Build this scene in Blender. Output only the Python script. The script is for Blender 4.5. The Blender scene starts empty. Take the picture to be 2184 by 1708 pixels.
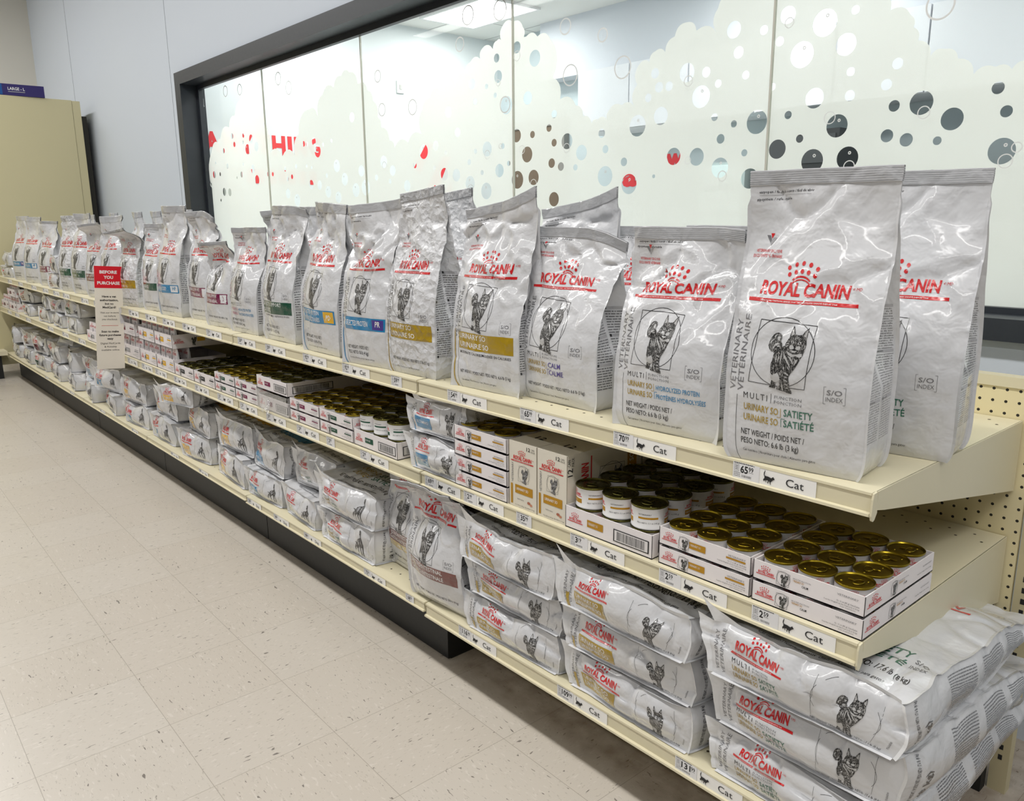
import bpy, math, random
import numpy as np
from mathutils import Vector, Matrix
from mathutils.geometry import tessellate_polygon

scene = bpy.context.scene
COL = scene.collection
# ------------------------------------------------------------------ camera
CAM_POS = (0.5065, -1.18, 1.2589)
YAW, PITCH, ROLL, FPX = 2.4246, -0.2216, -0.0082, 1702.93
def make_camera():
    cy, sy, cp, sp = math.cos(YAW), math.sin(YAW), math.cos(PITCH), math.sin(PITCH)
    fwd = Vector((cy*cp, sy*cp, sp)); right = Vector((sy, -cy, 0)); up = right.cross(fwd)
    r = right*math.cos(ROLL) + up*math.sin(ROLL); u = -right*math.sin(ROLL) + up*math.cos(ROLL)
    cd = bpy.data.cameras.new('camera'); cam = bpy.data.objects.new('camera', cd); COL.objects.link(cam)
    M = Matrix((r, u, -fwd)).transposed().to_4x4(); M.translation = Vector(CAM_POS)
    cam.matrix_world = M
    cd.sensor_fit = 'HORIZONTAL'; cd.sensor_width = 36.0; cd.lens = FPX/2184*36.0
    cd.clip_start = 0.02; cd.clip_end = 60
    scene.camera = cam
make_camera()
# ------------------------------------------------------------------ world, colour management, lights
scene.view_settings.view_transform = 'Standard'; scene.view_settings.look = 'None'
scene.view_settings.gamma = 1.0; scene.view_settings.use_curve_mapping = False
scene.view_settings.exposure = 0.0
w = bpy.data.worlds.new('store_ambient'); scene.world = w; w.use_nodes = True
bgn = w.node_tree.nodes['Background']; bgn.inputs['Color'].default_value = (0.97, 0.98, 1.0, 1); bgn.inputs['Strength'].default_value = 0.05
def area(name, loc, sx, sy, power, rot=(0, 0, 0), color=(1, 1, 1)):
    l = bpy.data.lights.new(name, 'AREA'); l.shape = 'RECTANGLE'; l.size = sx; l.size_y = sy; l.energy = power; l.color = color
    o = bpy.data.objects.new(name, l); COL.objects.link(o); o.location = loc; o.rotation_euler = rot
    return o
for yy, pw in ((-1.05, 240), (-3.7, 112)):
    area('ceiling_tube_row', (-3.2, yy, 3.75), 13.0, 0.22, pw, color=(1, 0.98, 0.95))
area('ceiling_tube_cross', (1.9, -1.2, 3.75), 0.22, 5.0, 32, color=(1, 0.98, 0.95))
for xx in (-4.59, -2.22, 0.18):
    for yv in (1.72, 2.96):  # the row nearer the glass is unseen fill, added to brighten the inner wall
        area('treatment_room_panel_and_fill', (xx, yv, 2.78), 0.72, 0.46, 15 if yv > 2 else 13.5, color=(1.0, 0.985, 0.96))

# ------------------------------------------------------------------ small helpers
def lin(c):
    return tuple((x/12.92 if x <= 0.04045 else ((x+0.055)/1.055)**2.4) for x in c)
def rgb(r, g, b): return lin((r/255, g/255, b/255))
def tag(o, label=None, cat=None, group=None, kind=None):
    if label: o['label'] = label
    if cat: o['category'] = cat
    if group: o['group'] = group
    if kind: o['kind'] = kind
    return o
def empty(name, loc=(0, 0, 0), rz=0.0):
    o = bpy.data.objects.new(name, None); COL.objects.link(o); o.location = loc; o.rotation_euler = (0, 0, rz)
    o.empty_display_size = 0.05
    return o
def copy_tree(o, parent=None):
    c = o.copy(); COL.objects.link(c); c.parent = parent
    for k in ('label', 'category', 'group'):
        if parent is not None and k in c: pass
    for ch in list(o.children): copy_tree(ch, c)
    return c

# ------------------------------------------------------------------ materials (all node based)
MATS = {}
def nm(name):
    m = bpy.data.materials.new(name); m.use_nodes = True
    nt = m.node_tree; b = nt.nodes['Principled BSDF']; MATS[name] = m
    return m, nt, b
def N(nt, t, **kw):
    n = nt.nodes.new(t)
    for k, v in kw.items(): setattr(n, k, v)
    return n
def plain(name, color, rough=0.5, metal=0.0, spec=0.5, bump=0, bscale=60, coat=0):
    m, nt, b = nm(name)
    b.inputs['Base Color'].default_value = (*color, 1); b.inputs['Roughness'].default_value = rough
    b.inputs['Metallic'].default_value = metal; b.inputs['Specular IOR Level'].default_value = spec
    b.inputs['Coat Weight'].default_value = coat
    tc = N(nt, 'ShaderNodeTexCoord'); no = N(nt, 'ShaderNodeTexNoise'); no.inputs['Scale'].default_value = bscale
    nt.links.new(tc.outputs['Object'], no.inputs['Vector'])
    if bump:
        bu = N(nt, 'ShaderNodeBump'); bu.inputs['Strength'].default_value = bump; bu.inputs['Distance'].default_value = 0.002
        nt.links.new(no.outputs['Fac'], bu.inputs['Height']); nt.links.new(bu.outputs[0], b.inputs['Normal'])
    else:
        mr = N(nt, 'ShaderNodeMapRange'); mr.inputs[3].default_value = max(0.02, rough-0.04); mr.inputs[4].default_value = rough+0.04
        nt.links.new(no.outputs['Fac'], mr.inputs[0]); nt.links.new(mr.outputs[0], b.inputs['Roughness'])
    return m
def printed(name, rough, bump, bscale, bdist, spec=0.5, coat=0.0, crumple=0.0):
    m, nt, b = nm(name)
    at = N(nt, 'ShaderNodeAttribute', attribute_name='Col')
    nt.links.new(at.outputs['Color'], b.inputs['Base Color'])
    b.inputs['Roughness'].default_value = rough; b.inputs['Specular IOR Level'].default_value = spec
    b.inputs['Coat Weight'].default_value = coat; b.inputs['Coat Roughness'].default_value = 0.07
    if bump:
        tc = N(nt, 'ShaderNodeTexCoord'); no = N(nt, 'ShaderNodeTexNoise'); no.inputs['Scale'].default_value = bscale
        no.inputs['Detail'].default_value = 3.0; no.inputs['Distortion'].default_value = 0.25
        nt.links.new(tc.outputs['Object'], no.inputs['Vector'])
        h = no.outputs['Fac']
        if crumple:
            vo = N(nt, 'ShaderNodeTexVoronoi'); vo.inputs['Scale'].default_value = crumple; vo.feature = 'F1'
            mx = N(nt, 'ShaderNodeVectorMath', operation='ADD'); sc = N(nt, 'ShaderNodeVectorMath', operation='SCALE'); sc.inputs['Scale'].default_value = 0.03
            nt.links.new(no.outputs['Color'], sc.inputs[0]); nt.links.new(tc.outputs['Object'], mx.inputs[0]); nt.links.new(sc.outputs[0], mx.inputs[1])
            nt.links.new(mx.outputs[0], vo.inputs['Vector'])
            ad = N(nt, 'ShaderNodeMath', operation='ADD'); nt.links.new(vo.outputs['Distance'], ad.inputs[0]); nt.links.new(h, ad.inputs[1]); h = ad.outputs[0]
        bu = N(nt, 'ShaderNodeBump'); bu.inputs['Strength'].default_value = bump; bu.inputs['Distance'].default_value = bdist
        nt.links.new(h, bu.inputs['Height']); nt.links.new(bu.outputs[0], b.inputs['Normal'])
    return m
FILM = printed('white_bag_film', 0.26, 0.55, 22, 0.012, 0.6, 0.9)
FOIL = printed('crinkled_bag_film', 0.28, 0.9, 30, 0.006, 0.6, 0.35, crumple=48)
CARD = printed('printed_card', 0.62, 0.0, 1, 0.001, 0.35)
PAPER = printed('printed_paper', 0.5, 0.0, 1, 0.001, 0.4)
STEELC = rgb(221, 213, 183)
STEEL = plain('cream_painted_steel', STEELC, 0.34, 0, 0.5)
KICK = plain('black_kick_plate', rgb(24, 26, 27), 0.5, 0, 0.5, bump=0.15, bscale=40)
DARK = plain('dark_recess', rgb(32, 32, 30), 0.8)
FRAME = plain('black_window_frame', rgb(42, 47, 54), 0.42)
GOLD = plain('gold_can_lid', rgb(150, 130, 38), 0.30, 1.0, 0.5)
GOLDD = plain('olive_can_lid', rgb(104, 100, 52), 0.28, 1.0, 0.5)
def fur():
    m, nt, b = nm('halftone_fur_ink')
    tc = N(nt, 'ShaderNodeTexCoord'); mp = N(nt, 'ShaderNodeMapping'); mp.inputs['Scale'].default_value = (1, 1, 0.35)
    no = N(nt, 'ShaderNodeTexNoise'); no.inputs['Scale'].default_value = 560; no.inputs['Detail'].default_value = 3; no.inputs['Distortion'].default_value = 1.6
    nt.links.new(tc.outputs['Object'], mp.inputs[0]); nt.links.new(mp.outputs[0], no.inputs['Vector'])
    cr = N(nt, 'ShaderNodeValToRGB'); e = cr.color_ramp.elements
    e[0].position = 0.50; e[0].color = (0.018, 0.018, 0.018, 1); e[1].position = 0.66; e[1].color = (0.42, 0.41, 0.40, 1)
    nt.links.new(no.outputs['Fac'], cr.inputs[0]); nt.links.new(cr.outputs[0], b.inputs['Base Color'])
    b.inputs['Roughness'].default_value = 0.35
    return m
FUR = fur()

# ------------------------------------------------------------------ numpy geometry
def hsh(ix, iy, iz, s):
    n = (ix.astype(np.int64)*374761393 + iy.astype(np.int64)*668265263 + iz.astype(np.int64)*1274126177 + s*974634777) & 0xffffffff
    n = ((n ^ (n >> 13))*1103515245) & 0xffffffff
    n = ((n ^ (n >> 15))*747796405) & 0xffffffff
    return ((n ^ (n >> 16)) & 0xffffff)/float(0xffffff)
def noise3(P, scale, seed):
    q = np.asarray(P, float)/scale + 100.0
    i = np.floor(q); f = q-i; f = f*f*(3-2*f)
    ix, iy, iz = i[..., 0], i[..., 1], i[..., 2]
    r = 0
    for a in (0, 1):
        for b in (0, 1):
            for c in (0, 1):
                wgt = (f[..., 0] if a else 1-f[..., 0])*(f[..., 1] if b else 1-f[..., 1])*(f[..., 2] if c else 1-f[..., 2])
                r = r + wgt*hsh(ix+a, iy+b, iz+c, seed)
    return r*2-1
def vnoise(P, scale, seed):
    return np.stack([noise3(P, scale, seed), noise3(P, scale, seed+11), noise3(P, scale, seed+23)], -1)

WHITE = rgb(212, 213, 216)
class Geo:
    def __init__(s): s.V = []; s.C = []; s.F = []; s.n = 0; s.fm = []; s.fs = []
    def add(s, V, F, col, mat=0, smooth=True):
        V = np.asarray(V, float).reshape(-1, 3)
        F = np.asarray(F, int)
        if len(V) == 0 or len(F) == 0: return
        s.V.append(V); C = np.empty((len(V), 4)); C[:, :3] = col; C[:, 3] = 1; s.C.append(C)
        s.F.append(F+s.n); s.fm.append(np.full(len(F), mat)); s.fs.append(np.full(len(F), smooth)); s.n += len(V)
    def grid(s, P, col=WHITE, mat=0, smooth=True, flip=False):
        nv, nu = P.shape[:2]; idx = np.arange(nv*nu).reshape(nv, nu)
        a, b, c, d = idx[:-1, :-1].ravel(), idx[:-1, 1:].ravel(), idx[1:, 1:].ravel(), idx[1:, :-1].ravel()
        F = np.stack([a, b, c, d] if not flip else [a, d, c, b], 1)
        s.add(P.reshape(-1, 3), F, col, mat, smooth)
    def box(s, lo, hi, col=WHITE, mat=0):
        x0, y0, z0 = lo; x1, y1, z1 = hi
        P = [(x0, y0, z0), (x1, y0, z0), (x1, y1, z0), (x0, y1, z0), (x0, y0, z1), (x1, y0, z1), (x1, y1, z1), (x0, y1, z1)]
        V = []; F = []
        for q in ((0, 3, 2, 1), (4, 5, 6, 7), (0, 1, 5, 4), (2, 3, 7, 6), (1, 2, 6, 5), (0, 4, 7, 3)):
            F.append([len(V)+k for k in range(4)]); V += [P[k] for k in q]
        s.add(V, F, col, mat, False)
    def prism(s, poly, ax, a, b, col=WHITE, mat=0):
        """poly: 2D points (the two axes other than ax, in order), extruded along ax from a to b"""
        tr = tessellate_polygon([[Vector((p[0], p[1], 0)) for p in poly]])
        n = len(poly)
        def P(p, t):
            return {0: (t, p[0], p[1]), 1: (p[0], t, p[1]), 2: (p[0], p[1], t)}[ax]
        A = [P(p, a) for p in poly]; B = [P(p, b) for p in poly]
        s.add(A, [list(t) for t in tr], col, mat, False); s.add(B, [list(t)[::-1] for t in tr], col, mat, False)
        V = []; F = []
        for i in range(n):
            j = (i+1) % n; F.append([len(V), len(V)+1, len(V)+2, len(V)+3]); V += [A[i], A[j], B[j], B[i]]
        s.add(V, F, col, mat, False)
    def lathe(s, prof, seg=32, col=WHITE, mat=0, c=(0, 0, 0), smooth=True):
        th = np.linspace(0, 2*math.pi, seg+1)
        P = np.array([[(c[0]+r*math.cos(t), c[1]+r*math.sin(t), c[2]+z) for t in th] for r, z in prof])
        s.grid(P, col, mat, smooth)
    def tube(s, pts, r, seg=8, col=WHITE, mat=0, closed=False):
        pts = [Vector(p) for p in pts]; n = len(pts); rings = []
        for i, p in enumerate(pts):
            a = pts[(i-1) % n] if closed or i > 0 else p; b = pts[(i+1) % n] if closed or i < n-1 else p
            t = (b-a).normalized(); up = Vector((0, 0, 1)) if abs(t.z) < 0.9 else Vector((1, 0, 0))
            x = t.cross(up).normalized(); y = x.cross(t)
            rings.append([tuple(p + x*r*math.cos(q) + y*r*math.sin(q)) for q in np.linspace(0, 2*math.pi, seg+1)])
        if closed: rings.append(rings[0])
        s.grid(np.array(rings), col, mat)
    def mesh(s, name, mats):
        me = bpy.data.meshes.new(name)
        V = np.concatenate(s.V); C = np.concatenate(s.C)
        tris = []; tot = []; 
        loops = []; sizes = []
        for F in s.F:
            loops.append(F.ravel()); sizes.append(np.full(len(F), F.shape[1]))
        loops = np.concatenate(loops); sizes = np.concatenate(sizes)
        me.vertices.add(len(V)); me.vertices.foreach_set('co', V.astype(np.float32).ravel())
        me.loops.add(len(loops)); me.loops.foreach_set('vertex_index', loops.astype(np.int32))
        me.polygons.add(len(sizes)); st = np.concatenate([[0], np.cumsum(sizes)[:-1]])
        me.polygons.foreach_set('loop_start', st.astype(np.int32)); me.polygons.foreach_set('loop_total', sizes.astype(np.int32))
        me.polygons.foreach_set('material_index', np.concatenate(s.fm).astype(np.int32))
        me.polygons.foreach_set('use_smooth', np.concatenate(s.fs).astype(bool))
        for m in mats: me.materials.append(m)
        ca = me.attributes.new('Col', 'FLOAT_COLOR', 'POINT'); ca.data.foreach_set('color', C.astype(np.float32).ravel())
        me.update(calc_edges=True); me.validate(clean_customdata=False)
        return me
    def obj(s, name, mats, parent=None, loc=None, rz=0):
        o = bpy.data.objects.new(name, s.mesh(name, mats if isinstance(mats, list) else [mats])); COL.objects.link(o)
        if parent: o.parent = parent
        if loc is not None: o.location = loc
        if rz: o.rotation_euler = (0, 0, rz)
        return o

# ------------------------------------------------------------------ flat lettering
_tc = {}
def text2d(s, bold=0.0, res=2, shear=0.0, space=1.0):
    k = (s, bold, res, shear, space)
    if k not in _tc:
        cu = bpy.data.curves.new('lettering', 'FONT'); cu.body = s; cu.dimensions = '2D'; cu.fill_mode = 'BOTH'
        cu.resolution_u = res; cu.offset = bold; cu.size = 1.0; cu.space_character = space; cu.shear = shear
        o = bpy.data.objects.new('lettering', cu)
        me = o.to_mesh()
        V = np.zeros(len(me.vertices)*3); me.vertices.foreach_get('co', V); V = V.reshape(-1, 3)[:, :2].copy()
        me.calc_loop_triangles(); F = np.zeros(len(me.loop_triangles)*3, int); me.loop_triangles.foreach_get('vertices', F); F = F.reshape(-1, 3).copy()
        o.to_mesh_clear(); bpy.data.objects.remove(o); bpy.data.curves.remove(cu)
        if len(V):
            V[:, 0] -= V[:, 0].min()
        _tc[k] = (V, F, float(V[:, 0].max()) if len(V) else 1.0)
    return _tc[k]
def poly2d(pts):
    tr = tessellate_polygon([[Vector((p[0], p[1], 0)) for p in pts]])
    return np.array(pts, float), np.array([list(t) for t in tr])
def split(V, F, mx):
    """halve the longest edge of every triangle until none is longer than mx"""
    T = V[F]
    for _ in range(14):
        L = np.linalg.norm(T - np.roll(T, -1, 1), axis=2); m = L.max(1); bad = m > mx
        if not bad.any(): break
        G = T[bad]; k = L[bad].argmax(1); r = np.arange(len(G))
        a, b, c = G[r, k], G[r, (k+1) % 3], G[r, (k+2) % 3]; mid = (a+b)/2
        T = np.concatenate([T[~bad], np.stack([a, mid, c], 1), np.stack([mid, b, c], 1)])
    return T.reshape(-1, 2), np.arange(len(T)*3).reshape(-1, 3)
class Panel:
    """a curved sheet of real size W x H; art in metres is laid onto it"""
    def __init__(s, P, W, H, flip=False, off=0.0005, geo=None, cell=0.006):
        s.P = P; s.W = W; s.H = H; s.off = off; s.geo = geo; s.cell = cell; s.flip = flip
        du = np.gradient(P, axis=1); dv = np.gradient(P, axis=0); n = np.cross(du, dv); n /= np.maximum(np.linalg.norm(n, axis=2, keepdims=True), 1e-9)
        s.Nn = -n if flip else n
    def at(s, q, off):
        nv, nu = s.P.shape[:2]
        x = np.clip(q[:, 0]/s.W, 0, 1)*(nu-1); y = np.clip(q[:, 1]/s.H, 0, 1)*(nv-1)
        i = np.minimum(x.astype(int), nu-2); j = np.minimum(y.astype(int), nv-2); fx = (x-i)[:, None]; fy = (y-j)[:, None]
        def bl(A): return A[j, i]*(1-fx)*(1-fy)+A[j, i+1]*fx*(1-fy)+A[j+1, i]*(1-fx)*fy+A[j+1, i+1]*fx*fy
        return bl(s.P)+bl(s.Nn)*off
    def art(s, V, F, col, lay=1, mat=0):
        if len(F) == 0: return
        V, F = split(np.asarray(V, float), F, s.cell)
        inside = (V[:, 0] >= 0) & (V[:, 0] <= s.W) & (V[:, 1] >= 0) & (V[:, 1] <= s.H)
        keep = inside.reshape(-1, 3).all(1)
        if not keep.any(): return
        V = V.reshape(-1, 3, 2)[keep]
        e1 = V[:, 1]-V[:, 0]; e2 = V[:, 2]-V[:, 0]; cr = e1[:, 0]*e2[:, 1]-e1[:, 1]*e2[:, 0]
        neg = cr < 0
        if s.flip: neg = ~neg
        V[neg] = V[neg][:, ::-1]
        V = V.reshape(-1, 2); F = np.arange(len(V)).reshape(-1, 3)
        s.geo.add(s.at(V, s.off*(1+0.35*(lay-1))), F, col, mat, True)
    def rect(s, x0, y0, x1, y1, col, lay=1, shear=0):
        V = np.array([(x0, y0), (x1, y0), (x1+shear, y1), (x0+shear, y1)]); s.art(V, np.array([[0, 1, 2], [0, 2, 3]]), col, lay)
    def poly(s, pts, x, y, sc, col, lay=1, mat=0, rot=0):
        V, F = poly2d(pts); V = V*sc
        if rot: c, q = math.cos(rot), math.sin(rot); V = V@np.array([[c, q], [-q, c]])
        s.art(V+np.array([x, y]), F, col, lay, mat)
    def disc(s, x, y, r, col, lay=1, n=12, ry=None):
        t = np.linspace(0, 2*math.pi, n, endpoint=False)
        V = np.stack([x+r*np.cos(t), y+(ry or r)*np.sin(t)], 1); F = np.array([[0, i, i+1] for i in range(1, n-1)])
        s.art(V, F, col, lay)
    def line(s, pts, wd, col, lay=1):
        for a, b in zip(pts[:-1], pts[1:]):
            d = np.array(b, float)-a; L = np.hypot(*d)
            if L < 1e-9: continue
            nn = np.array([-d[1], d[0]])/L*wd/2; a = np.array(a, float); b = np.array(b, float)
            s.art(np.array([a-nn, b-nn, b+nn, a+nn]), np.array([[0, 1, 2], [0, 2, 3]]), col, lay)
    def text(s, t, x, y, h, w=None, col=(0, 0, 0), bold=0.0, lay=2, rot=0, res=2, shear=0, cx=0.8, anchor='l', space=1.0):
        V, F, tw = text2d(t, bold, res, shear, space)
        if len(V) == 0: return
        sy = h/0.70; sx = (w/tw) if w else sy*cx
        V = V*np.array([sx, sy])
        if anchor == 'c': V = V-np.array([tw*sx/2, 0])
        if anchor == 'r': V = V-np.array([tw*sx, 0])
        if rot: c, q = math.cos(rot), math.sin(rot); V = V@np.array([[c, q], [-q, c]])
        s.art(V+np.array([x, y]), F, col, lay)
# ------------------------------------------------------------------ the printed artwork
RED = rgb(206, 32, 36); INK = rgb(38, 38, 40); GREY = rgb(118, 118, 122); LGREY = rgb(160, 160, 163)
GOLDI = rgb(168, 138, 20); GREEN = rgb(30, 104, 82); DGREEN = rgb(26, 78, 58); BLUE = rgb(34, 128, 178); PURPLE = rgb(74, 58, 140)
MAROON = rgb(122, 28, 74); BROWN = rgb(116, 58, 52); TAN = rgb(196, 176, 120); YELLOW = rgb(226, 176, 40); PINK = rgb(206, 140, 160); WINE = rgb(110, 40, 52)
TXT = (0.82, 0.82, 0.82)
def nrm(pts, cx, cy, s): return [((x-cx)/s, (cy-y)/s) for x, y in pts]
CN = (720, 870, 1240)
CAT_TAIL = nrm([(450,770),(462,690),(485,620),(520,565),(560,530),(610,520),(665,540),(695,580),(700,620),(685,655),(700,680),(722,710),(725,750),(705,785),(660,810),(620,850),(580,890),(572,852),(555,860),(540,872),(530,845),(515,865),(512,830),(485,832),(478,800),(470,810),(465,780)], *CN)
CAT_BODY = nrm([(620,850),(700,775),(780,740),(800,690),(1170,790),(1150,830),(1140,880),(1100,960),(1060,1060),(1010,1150),(955,1225),(922,1300),(940,1400),(950,1500),(985,1560),(990,1608),(900,1600),(850,1580),(690,1560),(700,1510),(730,1480),(750,1400),(745,1375),(690,1420),(660,1440),(590,1400),(560,1300),(552,1150),(548,1080),(575,1010),(580,920)], *CN)
CAT_PAW = nrm([(590,1385),(670,1430),(668,1545),(535,1535),(568,1470)], *CN)
CAT_HEAD = nrm([(780,770),(790,690),(830,610),(845,585),(850,540),(870,450),(895,375),(920,430),(945,520),(1010,535),(1080,520),(1110,465),(1185,388),(1180,500),(1165,600),(1178,680),(1165,760),(1140,820),(1060,850),(960,860),(880,825),(830,800)], *CN)
CAT_LIGHT = [nrm(q, *CN) for q in (
 [(560,1250),(600,1300),(640,1270),(700,1240),(735,1290),(760,1370),(690,1420),(650,1420),(590,1390),(565,1330)],
 [(868,560),(880,470),(895,430),(915,480),(930,525)], [(1105,540),(1140,480),(1170,430),(1160,570)],
 [(866,752),(880,718),(915,712),(948,738),(960,772),(930,790),(880,790)], [(980,770),(1000,735),(1050,722),(1082,735),(1072,785),(1020,795)],
 [(900,810),(960,800),(1030,805),(990,840),(940,848)],
 [(820,820),(870,850),(960,885),(1040,870),(1120,850),(1130,900),(1085,930),(1010,905),(930,930),(860,890)],
 [(850,905),(890,950),(940,1010),(985,1060),(970,1010),(920,940)], [(985,940),(1010,1010),(1000,1090),(1040,1020),(1060,960),(1020,980)],
 [(770,820),(800,900),(850,960),(910,1060),(945,1150),(900,1090),(840,1010),(785,940)],
 [(735,830),(748,900),(745,1010),(730,1090),(724,980)], [(640,900),(655,960),(640,1060),(628,1000)], [(690,900),(700,980),(685,1060),(672,1000)],
 [(815,1230),(850,1215),(905,1240),(920,1275),(870,1250)], [(820,1300),(870,1290),(915,1320),(870,1312)], [(835,1370),(880,1355),(925,1385),(880,1378)],
 [(850,1440),(890,1425),(935,1450),(890,1450)], [(858,1510),(900,1490),(945,1515),(900,1515)], [(880,1090),(905,1120),(925,1170),(895,1150)], [(800,1110),(825,1140),(815,1180),(795,1150)],
 [(790,1400),(815,1480),(835,1570),(815,1560),(790,1470)], [(740,1420),(755,1440),(725,1530),(712,1530)],
 [(480,700),(515,655),(560,640),(520,675),(492,740)], [(540,590),(575,560),(610,545),(580,580),(560,620)], [(610,600),(640,585),(670,600),(655,650),(690,640),(660,668),(625,650)],
 [(580,720),(630,700),(690,720),(650,730),(600,760)], [(545,800),(570,750),(600,730),(580,780),(560,830)], [(615,760),(660,740),(700,760),(650,775)])]
CAT_EYES = [nrm(q, *CN) for q in ([(882,648),(905,655),(935,640),(945,682),(915,690),(895,675)], [(1010,690),(1030,655),(1060,645),(1085,655),(1060,685),(1030,700)])]
CAT_DARK = [nrm(q, *CN) for q in ([(905,655),(922,650),(926,680),(910,682)], [(1035,662),(1056,655),(1056,684),(1038,688)], [(950,735),(985,735),(970,765)], [(895,375),(912,410),(885,415)], [(1185,388),(1178,425),(1150,425)],
 [(965,770),(975,770),(985,800),(1040,805),(975,812),(905,800),(955,800)])]
CAT_STRIPES = [nrm(q, *CN) for q in ([(985,560),(995,555),(990,600),(980,600)], [(1015,560),(1025,565),(1005,610),(1000,605)], [(955,575),(965,580),(960,620),(950,612)], [(1045,580),(1052,588),(1025,622),(1022,612)], [(800,700),(850,680),(855,690),(805,715)], [(795,740),(850,725),(850,735),(800,755)], [(1150,690),(1160,700),(1150,770),(1140,760)], [(1095,700),(1105,700),(1115,790),(1105,780)])]
DOG = nrm([(1045,120),(1080,140),(1087,200),(1072,240),(1085,290),(1112,350),(1120,420),(1115,520),(1120,690),(1138,706),(1098,706),(1090,600),(1080,505),(1045,500),(1025,545),(1045,690),(1064,702),(1022,702),(1010,600),(992,525),(985,485),(940,520),(908,560),(918,640),(942,662),(900,656),(888,560),(870,500),(840,525),(802,575),(792,622),(768,612),(788,540),(828,470),(868,440),(860,412),(822,412),(808,383),(850,395),(888,398),(905,350),(960,312),(1018,300),(1048,272),(1045,240),(1025,222),(1018,160)], 950, 410, 600)
DOG_LIGHT = [nrm(q, 950, 410, 600) for q in ([(940,340),(980,320),(1000,400),(960,470),(930,430)], [(1045,310),(1060,330),(1055,420),(1035,400)], [(1068,350),(1080,440),(1070,520),(1060,430)], [(880,440),(900,480),(860,500)], [(1040,150),(1052,160),(1048,205),(1038,190)], [(905,380),(925,370),(915,420)])]
ICON_CAT = nrm([(1165,245),(1182,262),(1167,330),(1163,385),(1190,402),(1280,405),(1370,430),(1400,402),(1425,380),(1440,402),(1470,432),(1458,462),(1430,465),(1392,510),(1352,545),(1357,590),(1372,615),(1345,612),(1320,532),(1292,532),(1287,602),(1262,592),(1270,512),(1215,520),(1212,545),(1242,582),(1215,577),(1187,522),(1162,540),(1162,570),(1137,547),(1130,510),(1163,470),(1163,420),(1140,382),(1138,320),(1158,280)], 1130, 620, 370)
ICON_DOG = nrm([(205,1460),(215,1450),(235,1475),(262,1470),(275,1480),(268,1500),(262,1510),(262,1570),(250,1570),(246,1525),(222,1528),(212,1545),(205,1548),(205,1530),(195,1500)], 190, 1575, 130)
def crown(p, x, y, w, col=RED, n=10):
    r = 0.058*w
    for dx, dy in ((-.45, .30), (-.23, .40), (0, .44), (.23, .40), (.45, .30), (-.40, .11), (-.20, .19), (0, .22), (.20, .19), (.40, .11)):
        p.disc(x+dx*w, y+dy*w, r, col, 2, n, r*1.15)
    for k, t in ((0.055, 0.05), (-0.035, 0.035)):
        pts = [(x+math.sin(a)*0.36*w, y+(math.cos(a)*0.36-0.34+k)*w) for a in np.linspace(-0.85, 0.85, 9)]
        p.line(pts, t*w, col, 2)
def logo(p, x0, x1, y, h, detail=2, bar=True, col=RED, cw=None):
    """ROYAL CANIN wordmark between x0 and x1 with its crown above and the red rule below"""
    W = x1-x0
    p.text('ROYAL CANIN', x0, y, h, W, col, 0.035, 2, 0, 3 if detail > 1 else 1, 0.12)
    cw = cw or W*0.30
    crown(p, (x0+x1)/2-W*0.03, y+h*1.25+cw*0.03, cw, col, 10 if detail > 1 else 6)
    if bar:
        p.rect(x0-W*0.13, y-h*0.62, x1+W*0.10, y-h*0.34, col, 1)
        if detail > 1: p.text('HEALTH NUTRITION SINCE 1968 · NUTRITION SANTÉ DEPUIS 1968', x0+W*.03, y-h*0.54, h*0.10, W*0.86, TXT, 0.02, 2, 0, 1)
    if detail > 1: p.text('®/MD', x1+W*0.02, y+h*0.65, h*0.24, None, col, 0, 2, 0, 1, 0.15)
def cat_art(p, cx, cy, r, detail=2, frame=True, dog=False):
    """etched cat (or dog) in a circle and a tilted square; r = radius of the circle"""
    wd = max(r*0.018, 0.00045)
    if frame:
        p.line([(cx+r*math.cos(a), cy+r*math.sin(a)*1.0) for a in np.linspace(0, 2*math.pi, 41 if detail > 1 else 17)], wd, INK, 1)
        q = [(-.80, .90), (.93, .82), (.80, -1.0), (-1.0, -.98), (-.80, .90)]
        p.line([(cx+r*a, cy+r*b) for a, b in q], wd, INK, 1)
    s = 2.0*r*0.98
    if dog:
        p.poly(DOG, cx+r*.1, cy, s*0.98, INK, 2, 1)
        for q in DOG_LIGHT: p.poly(q, cx+r*.1, cy, s*0.98, LGREY, 3)
        return
    for q in (CAT_TAIL, CAT_BODY, CAT_PAW, CAT_HEAD): p.poly(q, cx, cy, s, INK, 2, 1)
    if detail > 0:
        for q in (CAT_LIGHT if detail > 1 else CAT_LIGHT[:8]): p.poly(q, cx, cy, s, rgb(186, 186, 186), 3)
        for q in CAT_EYES: p.poly(q, cx, cy, s, rgb(200, 200, 200), 4)
    if detail > 1:
        for q in CAT_STRIPES: p.poly(q, cx, cy, s, rgb(190, 190, 190), 4)
        for q in CAT_DARK: p.poly(q, cx, cy, s, INK, 5)
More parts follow.
